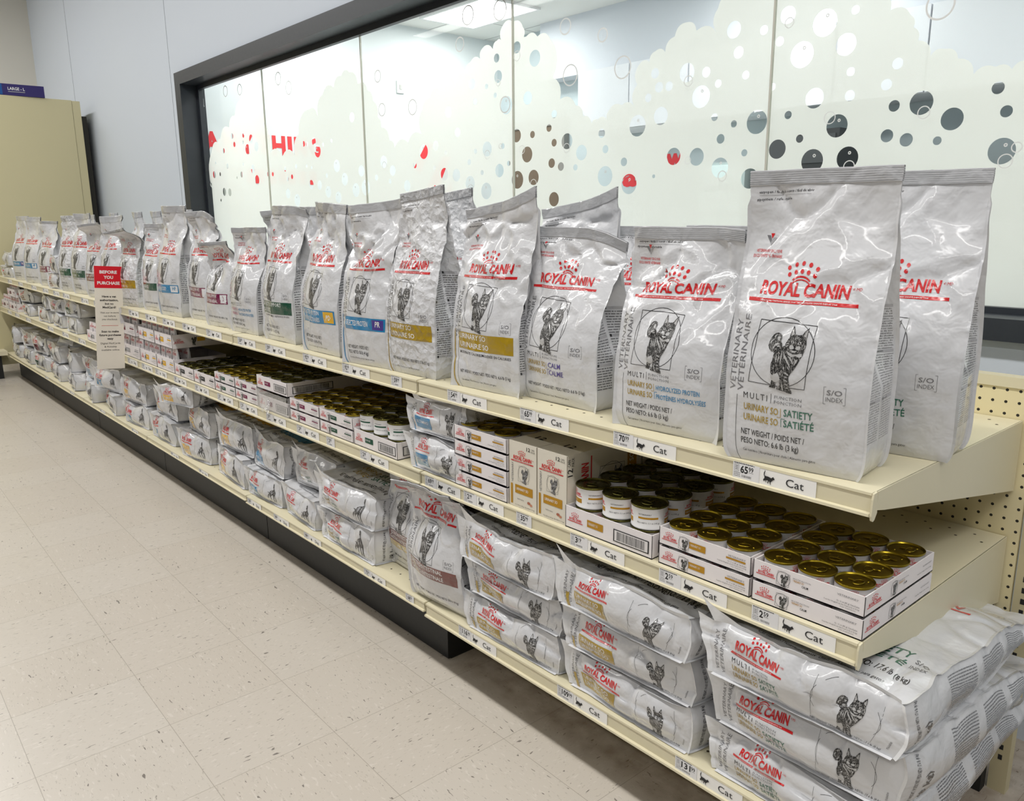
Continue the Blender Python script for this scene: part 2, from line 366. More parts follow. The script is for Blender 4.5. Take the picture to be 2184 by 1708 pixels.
STY = {
 'satiety': dict(multi=(('URINARY SO', 'SATIETY'), ('URINAIRE SO', 'SATIÉTÉ'), GREEN), net=2, wt='6.6 lb (3 kg)'),
 'hydro': dict(multi=(('URINARY SO', 'HYDROLYZED PROTEIN'), ('URINAIRE SO', 'PROTÉINES HYDROLYSÉES'), BLUE), net=2, wt='6.6 lb (3 kg)'),
 'hydro_pink': dict(multi=(('URINARY SO', 'HYDROLYZED PROTEIN'), ('URINAIRE SO', 'PROTÉINES HYDROLYSÉES'), BLUE), mc=PINK, net=2, wt='6.6 lb (3 kg)'),
 'calm': dict(multi=(('URINARY SO', 'CALM'), ('URINAIRE SO', 'CALME'), PURPLE), net=1, wt='6.6 lb (3 kg)'),
 'urinary': dict(band=GOLDI, lines=('URINARY SO', 'URINAIRE SO'), net=1, wt='7.7 lb (3.5 kg)', so=1, edge=GOLDI),
 'urinary_mod': dict(band=GOLDI, lines=('URINARY SO', 'URINAIRE SO'), sub='MODERATE CALORIE/MODÉRÉE EN CALORIES', net=1, wt='6.6 lb (3 kg)', so=1, edge=GOLDI),
 'pr': dict(band=BLUE, lines=('SELECTED PROTEIN',), box=('PR', PURPLE, TXT), net=2, wt='8.8 lb (4 kg)', edge=BLUE),
 'pd': dict(band=BLUE, lines=('SELECTED PROTEIN', 'PROTÉINES SÉLECTIONNÉES'), box=('PD', YELLOW, TXT), net=2, wt='8.8 lb (4 kg)', edge=BLUE),
 'support': dict(band=DGREEN, lines=('SATIETY SUPPORT', 'SATIÉTÉ'), sub2='WEIGHT MANAGEMENT / GESTION DU POIDS', net=2, wt='7.7 lb (3.5 kg)', so=1),
 'balance': dict(band=DGREEN, lines=('BALANCE',), net=1, wt='3.5 kg', so=1),
 'hp': dict(band=BLUE, lines=('HYDROLYZED',), box=('HP', rgb(225, 228, 232), BLUE), net=1, wt='7.7 lb (3.5 kg)', so=1, edge=BLUE),
 'maroon_a': dict(band=MAROON, lines=('RENAL SUPPORT', 'SOUTIEN RÉNAL'), box=('A', rgb(225, 225, 228), MAROON), net=1, wt='3 kg'),
 'maroon_s': dict(band=MAROON, lines=('RENAL SUPPORT', 'SOUTIEN RÉNAL'), box=('S', rgb(225, 225, 228), MAROON), net=1, wt='3 kg'),
 'maroon_e': dict(band=MAROON, lines=('RENAL SUPPORT', 'SOUTIEN RÉNAL'), box=('E', rgb(225, 225, 228), MAROON), net=1, wt='3 kg'),
 'gastro': dict(band=BROWN, lines=('GASTROINTESTINAL', 'GASTRO-INTESTINALE'), net=1, wt='8.8 lb (4 kg)', so=1),
 'gastro_fiber': dict(band=BROWN, lines=('GASTROINTESTINAL', 'GASTRO-INTESTINALE'), tail=(TAN, 'RICHE AUX FIBRES'), net=1, wt='8.8 lb (4 kg)', so=1),
 'vitamino': dict(band=BLUE, lines=('ULTAMINO',), net=1, wt='5.5 lb (2.5 kg)', edge=BLUE),
 'dog_yellow': dict(band=YELLOW, lines=('URINARY SO',), net=1, wt='6 kg', dog=1, edge=YELLOW),
 'dog_multi': dict(multi=(('URINARY SO', 'SATIETY'), ('URINAIRE SO', 'SATIÉTÉ'), GREEN), net=1, wt='8 kg', dog=1),
 'dog_blue': dict(band=BLUE, lines=('HYDROLYZED',), net=1, wt='6 kg', dog=1),
 'dog_green': dict(band=DGREEN, lines=('MOBILITY',), net=1, wt='6 kg', dog=1),
 'dog_wine': dict(band=WINE, lines=('DIGEST',), net=1, wt='6 kg', dog=1),
}
def art_front(p, st, detail=2):
    W, HT = p.W, p.H; H = .485 if HT > .44 else .458; X = lambda u: u*W; Y = lambda v: v*H
    res = 2 if detail > 1 else 1; s = STY[st]; dog = s.get('dog')
    p.text('easyopen / facile à ouvrir / fácil de abrir', X(.06), HT*.925, H*.009, X(.38), INK, .01, 1, 0, 1, .15) if detail > 0 else None
    p.line([(X(.06), HT*.917), (X(.42), HT*.917)], .0004, GREY, 1)
    p.text('zipsystem / refermable', X(.04), HT*.900, H*.009, X(.24), INK, .01, 1, 0, 1, .15) if detail > 0 else None
    # chevron badge
    p.poly([(-.5, .5), (-.12, .5), (.12, 0), (.0, -.25)], X(.16), Y(.765), H*.035, GREY, 1)
    p.poly([(.0, -.25), (.12, 0), (.30, .3), (.62, .3), (.12, -.5)], X(.16), Y(.765), H*.035, LGREY, 1)
    p.poly([(-.1, .75), (.35, .75), (.12, .2)], X(.16), Y(.765), H*.032, RED, 2)
    if detail > 0:
        p.text('VETERINARY EXCLUSIVE', X(.07), Y(.725), H*.010, X(.2), RED, .01, 1, 0, 1)
        p.text('EXCLUSIVITÉ VÉTÉRINAIRE', X(.055), Y(.708), H*.010, X(.22), RED, .01, 1, 0, 1)
    logo(p, X(.165), X(.80), Y(.590), H*.042, detail, True, RED, W*.235)
    cat_art(p, X(.41), Y(.405 if 'multi' in s else .428), W*.235, detail, True, dog)
    p.text('VETERINARY', X(.065), Y(.255), W*.05, H*.245, GREY, 0.0, 1, math.pi/2, res)
    p.text('VÉTÉRINAIRE', X(.135), Y(.255), W*.05, H*.265, GREY, 0.0, 1, math.pi/2, res)
    p.line([(X(.085), Y(.24)), (X(.085), Y(.0))], .0008, INK, 1)
    def bracket(x, y):
        p.text('S/O', X(x), Y(y+.018), H*.017, X(.10), GREY, .01, 1, 0, res, anchor='c'); p.text('INDEX', X(x), Y(y-.004), H*.015, X(.11), GREY, 0, 1, 0, res, anchor='c')
        for q in (-1, 1): p.line([(X(x+q*.055), Y(y+.045)), (X(x+q*.07), Y(y+.045)), (X(x+q*.07), Y(y-.012)), (X(x+q*.055), Y(y-.012))], .0006, GREY, 1)
    if 'multi' in s:
        a, b, c2 = s['multi']; c1 = s.get('mc', GOLDI)
        bracket(.80, .265)
        p.text('MULTI', X(.14), Y(.232), H*.022, X(.19), INK, 0, 1, 0, res, space=1.35); p.line([(X(.36), Y(.228)), (X(.36), Y(.262))], .0008, INK, 1)
        p.text('FUNCTION', X(.385), Y(.247), H*.011, X(.2), GREY, 0, 1, 0, 1); p.text('FONCTION', X(.385), Y(.230), H*.011, X(.2), GREY, 0, 1, 0, 1)
        long_ = len(b[1]) > 8
        for k, (q, y) in enumerate(((a, .19), (b, .152))):
            p.text(q[0], X(.145), Y(y), H*.024, X(.275), c1, .012, 2, 0, res)
            w2 = (X(.45) if k else X(.40)) if long_ else X(.215 if k else .205)
            if st == 'calm': w2 = X(.20 if k else .17)
            p.text(q[1], X(.46), Y(y), H*(.02 if long_ else .025), w2, c2, .012, 2, 0, res)
        p.line([(X(.41), Y(.183)), (X(.437), Y(.183)), (X(.437), Y(.215))], .0009, c1, 1); p.line([(X(.442), Y(.150)), (X(.442), Y(.180)), (X(.47), Y(.180))], .0009, c2, 1)
        y0 = .10
    else:
        if s.get('so'): bracket(.84, .315)
        top, bot = .292, (.205 if len(s['lines']) > 1 else .218)
        p.rect(X(.10), Y(bot), X(.95), Y(top), s['band'], 1)
        n = len(s['lines']); wtx = .50 if s.get('box') else .62
        for k, t in enumerate(s['lines']):
            y = top-(k+1)*(top-bot)/n+(top-bot)*(.13 if n > 1 else .32)
            p.text(t, X(.13), Y(y), H*(.026 if n > 1 else .03), min(X(wtx), H*.03*.72*len(t)), TXT, .012, 2, 0, res)
        if s.get('box'):
            t, bc, fc = s['box']; p.rect(X(.72), Y(bot+.008), X(.92), Y(top-.008), bc, 2); p.text(t, X(.82), Y(bot+.026), H*.032, None, fc, .02, 3, 0, res, .1, .8, 'c')
        if s.get('tail'): p.rect(X(.10), Y(bot-.045), X(.95), Y(bot), s['tail'][0], 1); p.text(s['tail'][1], X(.32), Y(bot-.032), H*.018, X(.5), TXT, 0, 2, 0, res)
        if s.get('sub'): p.text(s['sub'], X(.12), Y(bot-.025), H*.013, X(.80), INK, .008, 1, 0, res)
        if s.get('sub2'): p.text(s['sub2'], X(.13), Y(bot-.02), H*.012, X(.75), INK, .008, 1, 0, 1); 
        y0 = .10
    if s.get('edge') and detail > 0: p.rect(X(.0), Y(.0), X(.028), Y(.30), s['edge'], 1)
    if s['net'] == 2:
        p.text('NET WEIGHT / POIDS NET /', X(.13), Y(y0), H*.021, X(.48), INK, .01, 1, 0, res); p.text('PESO NETO: '+s['wt'], X(.13), Y(y0-.032), H*.021, X(.44), INK, .01, 1, 0, res)
    else:
        p.text('NET WEIGHT / POIDS NET / PESO NETO: '+s['wt'], X(.13), Y(y0-.02), H*.016, X(.76), INK, .01, 1, 0, res)
    if detail > 0: p.text('%s nutrition | Nourriture pour %s | Alimento para %s' % (('Dog', 'chiens', 'perros') if dog else ('Cat', 'chats', 'gatos')), X(.14), Y(y0-.062), H*.010, X(.55), INK, 0, 1, 0, 1)
WORDS = 'tapioca starch gluten de blé chicken fat powdered cellulose natural flavors fish oil calcium sulfate choline chloride écorces de riz minerales poisson monocalcique vitaminas supplément acetato de DL-alfa tocoferol biotina niacina hidrocloruro piridoxina oxyde de zinc protéinate de manganèse sulfate de cuivre taurine L-lysine rosemary extract conservado con'.split()
def fine_print(p, x0, x1, y1, y0, lh, seed, real=False, heads=True):
    """small-type ingredient columns"""
    rd = random.Random(seed); y = y1; k = 0; nl = int((y1-y0)/lh); w = x1-x0
    while y > y0:
        if heads and k % max(8, nl//3) == 0:
            p.rect(x0, y-lh*1.1, x1, y-lh*.05, rgb(176, 176, 180), 1); p.rect(x0, y-lh*1.1, x0+w*.12, y-lh*.05, INK, 2) if lh < .008 else None
            if real: p.text(('INGREDIENTS', 'INGRÉDIENTS', 'INGREDIENTES')[k//max(8, nl//3) % 3], x0+w*.16, y-lh*.85, lh*.55, None, INK, .01, 2, 0, 1)
            y -= lh*1.5
        elif real:
            t = ''
            while len(t) < w/lh*1.55: t += rd.choice(WORDS)+(', ' if rd.random() < .3 else ' ')
            p.text(t[:int(w/lh*1.75)].strip(), x0, y-lh*.7, lh*.60, w*rd.uniform(.95, 1), INK, 0, 1, 0, 1); y -= lh
        else:
            x = x0
            while x < x1-lh*.5:
                q = min(rd.uniform(.6, 2.6)*lh, x1-x); p.rect(x, y-lh*.62, x+q, y-lh*.22, rgb(105, 105, 108), 1); x += q+lh*.32
            y -= lh
        k += 1
def art_side(p, seed, detail=2, real=False):
    W, H = p.W, p.H
    fine_print(p, W*.10, W*.90, H*.62, H*.12, .0042 if real else (.006 if detail > 1 else .016), seed, real)
    p.text('PS636500', W*.55, H*.085, H*.008, None, INK, 0, 1, 0, 1) if real else None
def art_end(p, st, detail=2, wt=''):
    """bottom end of a bag that lies flat: wordmark, product name, picture"""
    W, H = p.W, p.H; X = lambda u: u*W; Y = lambda v: v*H; s = STY[st]; res = 2 if detail > 1 else 1; dog = s.get('dog')
    k = min(H, W*.34)
    logo(p, X(.175), X(.445), Y(.665), k*.135, detail, True, RED, X(.105))
    if 'multi' in s:
        a, b, c2 = s['multi']
        p.text('MULTI', X(.155), Y(.435), k*.08, X(.11), INK, 0, 1, 0, res, space=1.3)
        p.text('FUNCTION', X(.285), Y(.48), k*.036, X(.11), GREY, 0, 1, 0, 1); p.text('FONCTION', X(.285), Y(.432), k*.036, X(.11), GREY, 0, 1, 0, 1)
        for q, y in ((a, .30), (b, .17)):
            p.text(q[0], X(.155), Y(y), k*.09, X(.155), GOLDI, .01, 1, 0, res); p.text(q[1], X(.325), Y(y), k*.09, X(.115), c2, .01, 1, 0, res)
    else:
        p.rect(X(.13), Y(.13), X(.43), Y(.50), s['band'], 1)
        n = len(s['lines'])
        for i, t in enumerate(s['lines']): p.text(t, X(.15), Y(.36-.15*i if n > 1 else .27), k*.10, min(X(.24), k*.085*len(t)), TXT, .01, 2, 0, res)
    if s.get('edge'): p.rect(X(.045), Y(.0), X(.07), Y(.35), s['edge'], 1)
    r = k*.42
    cx, cy = X(.76), Y(.50)
    cat_art(p, cx, cy, r*.95, detail, False, dog)
    if detail > 0:
        for a0, a1 in ((2.6, 3.6), (-.5, .5), (1.9, 2.3)): p.line([(cx+r*1.25*math.cos(a), cy+r*1.05*math.sin(a)) for a in np.linspace(a0, a1, 9)], .0005, INK, 1)
        p.line([(cx-r*1.1, cy+r*.9), (cx-r*1.3, cy-r*.9)], .0004, INK, 1); p.line([(cx+r*1.3, cy+r*.8), (cx+r*1.1, cy-r*.9)], .0004, INK, 1)
    if detail > 0:
        p.text('VETERINARY', X(.055), Y(.12), k*.085, Y(.74), GREY, 0, 1, math.pi/2, 1); p.text('VÉTÉRINAIRE', X(.095), Y(.10), k*.085, Y(.80), GREY, 0, 1, math.pi/2, 1)
        p.text('NET WEIGHT / POIDS NET / PESO NETO: '+wt, X(.60), Y(.055), k*.045, X(.34), INK, .01, 1, 0, 1)
        p.text('PS636500', X(.965), Y(.15), k*.035, None, INK, 0, 1, math.pi/2, 1)
def art_top(p, st, detail=2, wt=''):
    """front panel of a flat bag, seen from above: its foot is at the aisle"""
    W, H = p.W, p.H; X = lambda u: u*W; s = STY[st]; res = 2 if detail > 1 else 1
    p.text('Cat nutrition / Nourriture pour chats / Alimento para gatos' if not s.get('dog') else 'Dog nutrition / Nourriture pour chiens / Alimento para perros', X(.24), .020, .008, X(.62), INK, 0, 1, 0, res)
    p.text('NET WEIGHT / POIDS NET / PESO NETO: '+wt, X(.16), .048, .016, X(.78), INK, .01, 1, 0, res)
    if 'multi' in s:
        a, b, c2 = s['multi']
        for q, y in ((b, .088), (a, .122)):
            p.text(q[0], X(.18), y, .022, X(.33), GOLDI, .01, 1, 0, res); p.text(q[1], X(.55), y, .022, X(.30), c2, .012, 1, 0, res)
    else:
        p.rect(X(.06), .085, X(.94), .155, s['band'], 1)
        for i, t in enumerate(s['lines']): p.text(t, X(.12), .125-.03*i, .018, min(X(.7), .017*len(t)), TXT, .01, 2, 0, res)
    p.text('S/O', X(.88), .118, .012, X(.08), GREY, .01, 1, 0, 1); p.text('INDEX', X(.87), .100, .010, X(.10), GREY, .01, 1, 0, 1)
    cat_art(p, X(.45), .27, X(.20), detail, True, s.get('dog'))
    logo(p, X(.20), X(.80), .40, .028, detail, True, RED, X(.2))

# ------------------------------------------------------------------ bags
def SG(Q, t):
    """+1 pushes the front sheet in; the two sheets of the flat neck move together"""
    s = np.where(Q[:, 1] < 0, 1.0, -1.0); k = smooth(.55, .80, t); return s*(1-k)+k
def smooth(a, b, x): t = np.clip((x-a)/(b-a), 0, 1); return t*t*(3-2*t)
def pouch(name, st, w, h, d, seed, detail=2, curl=0.0, lean=0.0, amp=1.0, crinkle=False, ear=0.0, twist=0.0, real=False, fill=.62, pinch=0.0, side_text=True, tip=0.0, droop=0.0):
    """stand-up bag with folded gussets, corner fins and a flat crimped top"""
    cell = {2: .006, 1: .010, 0: .016}[detail]
    nu = max(8, int(w/cell)); nv = max(20, int(h/cell)); ng = max(3, int(d/2/cell)+1)
    zs = np.linspace(0, 1, nv+1); us = np.linspace(0, 1, nu+1)
    D = d*(1-smooth(.30, .87, zs)*.985); D = np.maximum(D, .003)
    Wd = w*(1+.03*smooth(.3, 1, zs)-.02*np.sin(zs*math.pi)-pinch*smooth(.55, .92, zs))
    foot = 1-.10*np.exp(-zs/.03)
    half = d/2
    bulge = .020*np.sin(np.clip(zs/(fill+.2), 0, 1)*math.pi)**.8*(w/.24)
    U, Z = np.meshgrid(us, zs)
    def front(sgn):
        x = (U-.5)*Wd[:, None]*foot[:, None]
        y = sgn*(D[:, None]/2*foot[:, None]+bulge[:, None]*np.sin(np.pi*U)**.8)
        return np.stack([x, y, Z*h], -1)
    def side(sx, a, b):
        t, Zz = np.meshgrid(np.linspace(a, b, ng+1), zs)
        inw = np.sqrt(np.maximum(half**2-(D/2)**2, 0))*.9+.004*np.sin(zs*7)
        x = sx*(Wd[:, None]/2*foot[:, None]-inw[:, None]*(1-np.abs(t))+(.006*np.sin(np.pi*np.clip(zs/.5, 0, 1)))[:, None]*(1-np.abs(t)))
        y = t*D[:, None]/2*foot[:, None]
        return np.stack([x, y, Zz*h], -1)
    def fin(sx, sy):
        x0 = sx*Wd/2*foot; y0 = sy*D/2*foot; ext = .005*(1-smooth(.88, .92, zs))+ear*np.exp(-zs/.03)
        A = np.stack([x0, y0, zs*h], -1); B = np.stack([x0+sx*ext, y0+sy*ext*.6, zs*h], -1)
        return np.stack([A, B], 1)
    rs = random.Random(seed)
    ph = rs.uniform(0, 6)
    def deform(P):
        sh = P.shape; Q = P.reshape(-1, 3); t = Q[:, 2]/h
        up = (.35+.9*smooth(.35, .75, t)*(1-smooth(.9, .97, t)*.75))*amp*(.15+.85*smooth(0, .08, t))
        kk = 1-smooth(.5, .8, t)[:, None]*np.array([0, 1, 0]); n1 = vnoise(Q*np.array([1, 1, .8])*kk, .085, seed); n2 = vnoise(Q*np.array([1.2, 1, .8])*kk, .030, seed+5)
        rid = (1-np.abs(noise3(Q@np.array([[1, 0, .6], [0, 1, 0], [-.5, 0, 1]]), .055, seed+9)))**6
        rid2 = (1-np.abs(noise3(Q@np.array([[1, 0, -.8], [0, 1, 0], [.5, 0, 1]]), .10, seed+19)))**9
        o = n1*np.array([.004, .0085, .003])+n2*np.array([.0008, .0016, .0006])
        o[:, 1] += (-.0050*rid+.0065*rid2)*SG(Q, t)
        if crinkle:
            rr = (1-np.abs(noise3(Q, .016, seed+31)))**3
            o[:, 1] += (rr*.0024+noise3(Q, .008, seed+33)*.0006)*-SG(Q, t)
        Q = Q+o*up[:, None]
        k = smooth(.72, 1.0, t)
        # the free top strip waves, leans and curls over
        Q[:, 1] += lean*t*h+curl*h*.5*k**1.5+.008*amp*np.sin(Q[:, 0]/w*5+ph)*k
        Q[:, 2] -= abs(curl)*h*.22*k**2*(1+.5*np.sign(curl)*Q[:, 0]/w)
        xr = Q[:, 0]/(w/2); k2 = smooth(.6, 1.0, t)
        Q[:, 2] += tip*xr*k2-droop*np.clip(xr, 0, 2)**2*k2; Q[:, 1] += droop*.8*np.clip(xr, 0, 2)**2*k2
        a = twist*smooth(.4, 1, t); c, s_ = np.cos(a), np.sin(a); x = Q[:, 0]*c-Q[:, 1]*s_; y = Q[:, 0]*s_+Q[:, 1]*c
        Q = np.stack([x, y, np.maximum(Q[:, 2], 0)], 1)
        return Q.reshape(sh)
    mats = [FOIL if crinkle else FILM, FUR]
    g = Geo(); gs = Geo()
    cut = int(round(nv*.945))
    F = deform(front(-1)); B = deform(front(1))
    g.grid(F[:cut+1]); g.grid(B[:cut+1], flip=True)
    # crimped top strip: its own part, ribbed
    for P, sgn in ((F, -1), (B, 1)):
        T = P[cut:].copy()
        nr = 14; vv = np.linspace(0, len(T)-1, nr+1); j = np.minimum(vv.astype(int), len(T)-2); f = (vv-j)[:, None, None]
        T = T[j]*(1-f)+T[j+1]*f
        T[:, :, 1] += sgn*(.0020*(np.arange(nr+1) % 2))[:, None]
        T[:, :, 1] += sgn*.0004
        gs.grid(T, rgb(190, 191, 194), flip=sgn > 0)
        if sgn < 0 and detail > 1:
            pp = Panel(T, w, h*.055, False, .0006, gs)
            pp.rect(0, h*.052, w, h*.055, rgb(190, 190, 193))
    # zip ridge just under the strip
    for s_ in (-1, 1):
        parts = [side(s_, -1, 0), side(s_, 0, 1)]
        for k, S in enumerate(parts):
            S = deform(S)[:cut+1]
            g.grid(S, flip=(s_ < 0))
            if detail > 0 and side_text and s_ > 0:
                p = Panel(S, d/2, h, False, .0005, g, cell)
                fine_print(p, d*.05, d*.46, h*.60, h*.13, .0042 if real else (.0060 if detail > 1 else .0085), seed+k, real, True)
        for sy in (-1, 1):
            fn = deform(fin(s_, sy))[:cut+1]; g.grid(fn, flip=(s_*sy > 0))
    lo = deform(front(-1))[0]; hi = deform(front(1))[0]
    g.grid(np.stack([lo, hi], 0), flip=True)
    p = Panel(F, w, h, False, .0005, g, cell)
    art_front(p, st, detail)
    body = g.obj(name, mats)
    gs.obj('crimped_seal', mats[:1], body)
    return body
def brick(name, st, w, L, t, seed, detail=2, amp=1.0, ear=.012, taper=.6, sag=0.0, wt='17.6 lb (8 kg)', topmost=True):
    """bag lying flat, its bottom end towards -Y; origin at the front bottom centre"""
    cell = {2: .007, 1: .011, 0: .018}[detail]
    nw = max(8, int(w/cell)); nt = max(4, int(t/cell)); nl = max(10, int(L/cell))
    def P3(x, y, z):   # x in -1..1, y in 0..1, z in 0..1
        th = t*(1-taper*smooth(.6, 1, y))
        bx = 1-.05*np.exp(-y/.04)+.03*np.sin(np.pi*np.clip(y, 0, 1))
        X = x*w/2*bx*(1-.05*(2*z-1)**2)
        crownz = .035*t*(1-x**2)*np.sin(np.pi*np.clip(y, .08, .9))*(2*z-1)
        Zc = t*.5*(1-taper*.5*smooth(.6, 1, y)); Z = Zc+(z-.5)*th+np.maximum(crownz, -0.0)
        Y = y*L
        return np.stack([X, Y, Z], -1)
    def deform(P):
        sh = P.shape; Q = P.reshape(-1, 3)
        n1 = vnoise(Q*np.array([1, .7, 1]), .10, seed); n2 = vnoise(Q, .035, seed+5)
        rid = (1-np.abs(noise3(Q*np.array([1, .8, 1.3]), .055, seed+9)))**5
        zt = smooth(0, .5, Q[:, 2]/t)[:, None]
        o = n1*np.array([.008, .006, .008])+n2*np.array([.002, .0025, .0022]); o[:, 1] += (.0065*rid-.001)*(Q[:, 1] < .04); o[:, 2] -= .005*rid*(Q[:, 2] > t*.5)
        Q = Q+o*amp*(.25+.75*zt)
        Q[:, 2] -= sag*smooth(.3, 1, Q[:, 1]/L)
        Q[:, 2] = np.maximum(Q[:, 2], .0)
        return Q.reshape(sh)
    g = Geo(); mats = [FILM, FUR]
    x = np.linspace(-1, 1, nw+1); z = np.linspace(0, 1, nt+1); y = np.linspace(0, 1, nl+1)
    X, Z = np.meshgrid(x, z); E = P3(X, np.zeros_like(X), Z); E[..., 1] -= .012*(1-X**2)*(1-(2*Z-1)**2)*2*(t/.11)
    E = deform(E); g.grid(E)
    X, Yy = np.meshgrid(x, y); T = deform(P3(X, Yy, np.ones_like(X))); g.grid(T)
    Bt = deform(P3(X, Yy, np.zeros_like(X))); g.grid(Bt, flip=True)
    Yq, Z2 = np.meshgrid(y, z)
    R = P3(np.ones_like(Yq), Yq, Z2); R[..., 0] += .010*(1-(2*Z2-1)**2)*smooth(0, .12, Yq); R = deform(R); g.grid(R)
    Lf = P3(-np.ones_like(Yq), Yq, Z2); Lf[..., 0] -= .010*(1-(2*Z2-1)**2)*smooth(0, .12, Yq); g.grid(deform(Lf), flip=True)
    X, Z = np.meshgrid(x, z); K = deform(P3(X, np.ones_like(X), Z)); g.grid(K, flip=True)
    # fins round the bottom end
    def strip(a, b, flip=False):
        n = 3; S = np.stack([a*(1-k/n)+b*(k/n) for k in range(n+1)], 0); g.grid(S, rgb(226, 227, 229), flip=flip)
    e = .008
    top = E[-1]; tb = top+np.array([0, -.004, e] if topmost else [0, -.007, .0015]); tb[:, 2] += ear*np.exp(-(x+1)/.12)*(1.2 if topmost else .1); tb[:, 0] -= ear*np.exp(-(x+1)/.08)
    strip(top, tb)
    lf = E[:, 0]; lb = lf+np.array([-e, -.004, 0]); lb[:, 0] -= ear*z**3; lb[:, 2] += (e if topmost else 0)*z**8
    strip(lf, lb, True)
    rt = E[:, -1]; rb = rt+np.array([e*.8, -.004, 0]); strip(rt, rb)
    bo = E[0]; bb = bo+np.array([0, -e, -.0]); strip(bo, bb, True)
    # side seams along the length
    for S, sx in ((R, 1), (deform(Lf), -1)):
        for row in (0, -1):
            a = S[row]; b = a+np.array([sx*.006, 0, .003 if row else .0]); strip(a, b, (sx > 0) == bool(row == 0))
    art_end(Panel(E, w, t, False, .0006, g, cell), st, detail, wt)
    if detail > 0:
        art_top(Panel(T, w, L, False, .0006, g, cell), st, detail, wt)
        p = Panel(R, L, t, False, .0006, g, cell)
        p.text('NET WEIGHT / POIDS NET / PESO NETO: '+wt, .030, t*.1, .007, t*.85, INK, .01, 1, math.pi/2, 1)
        p.text(wt.split(' ', 2)[-1], .062, t*.12, .018, t*.45, INK, .012, 1, math.pi/2, 1)
        lw = .0044 if detail > 1 else .009
        for c in range(3):
            x0 = .15+c*.13
            if x0+.1 < L*.95: fine_print(p, x0, x0+.10, t*.88, t*.12, lw, seed+c, False, False)
    return g.obj(name, mats)
# ------------------------------------------------------------------ cans, trays, boxes
GOLDC = rgb(182, 134, 30)
def flat_panel(g, o, ux, uy, W, H, off=.0004):
    o = np.array(o, float); ux = np.array(ux, float); uy = np.array(uy, float)
    P = np.array([[o+ux*W*i+uy*H*j for i in (0, 1)] for j in (0, 1)])
    return Panel(P, W, H, False, off, g, 9.0)
def can(name, r, h, lid, band, seg=32, detail=1, brandc=RED):
    root = empty(name)
    g = Geo()
    g.lathe([(r*.92, .0), (r*.97, .002), (r*.97, .004), (r*.955, .005), (r*.955, h-.004), (r*.985, h-.0025)], seg, rgb(232, 232, 232))
    if detail > 0:
        th = np.linspace(-math.pi, math.pi, seg+1); rr = r*.955
        P = np.array([[(rr*math.sin(t), -rr*math.cos(t), z) for t in th] for z in (.005, h-.004)]); Wc = 2*math.pi*rr; Hc = h-.009
        p = Panel(P, Wc, Hc, False, .0004, g, .01)
        for cx in (Wc*.36, Wc*.86):
            logo(p, cx-Wc*.075, cx+Wc*.075, Hc*.60, Hc*.12, 0, True, brandc, Wc*.06)
            p.rect(cx-Wc*.09, Hc*.18, cx+Wc*.09, Hc*.42, band, 1); p.text('URINARY SO' if band == GOLDC else 'SUPPORT', cx-Wc*.08, Hc*.25, Hc*.10, Wc*.11, TXT, 0, 2, 0, 1)
            p.rect(cx+Wc*.16, Hc*.46, cx+Wc*.34, Hc*.56, band, 1); p.text('VETERINARY', cx+Wc*.16, Hc*.66, Hc*.07, Wc*.12, INK, 0, 1, 0, 1)
            p.text('PESO NETO: 5.1 oz (145 g)', cx+Wc*.15, Hc*.22, Hc*.08, Wc*.2, INK, 0, 1, 0, 1)
    g.obj('can_body', [CARD], root)
    g = Geo()
    g.lathe([(r*.96, h-.0045), (r, h-.003), (r*1.0, h-.0005), (r*.975, h), (r*.945, h-.0008), (r*.93, h-.003), (r*.90, h-.0034), (r*.86, h-.0026), (r*.5, h-.0026), (0.0001, h-.0026)], seg)
    lidm = lid; lo = g.obj('can_lid', [lidm], root)
    if detail > 0:
        g = Geo(); z = h-.0012
        ring = [(r*.33*math.cos(a)*1.05, r*.22*math.sin(a)-r*.22, z) for a in np.linspace(0, 2*math.pi, 17)[:-1]]
        g.tube(ring, r*.026, 6, closed=True)
        g.tube([(0, -r*.02, z-.0004), (0, r*.22, z-.0004), (0, r*.36, z-.001)], r*.045, 6); g.lathe([(0.0001, .0009), (r*.06, .0007), (r*.09, 0)], 10, c=(0, r*.18, z))
        g.lathe([(0.0001, .0008), (r*.05, .0005), (r*.08, -.001)], 10, c=(r*.5, -r*.4, z-.001)); g.lathe([(0.0001, .0008), (r*.05, .0005), (r*.08, -.001)], 10, c=(-r*.45, r*.45, z-.001))
        g.obj('pull_tab', [lidm], lo)
    return root
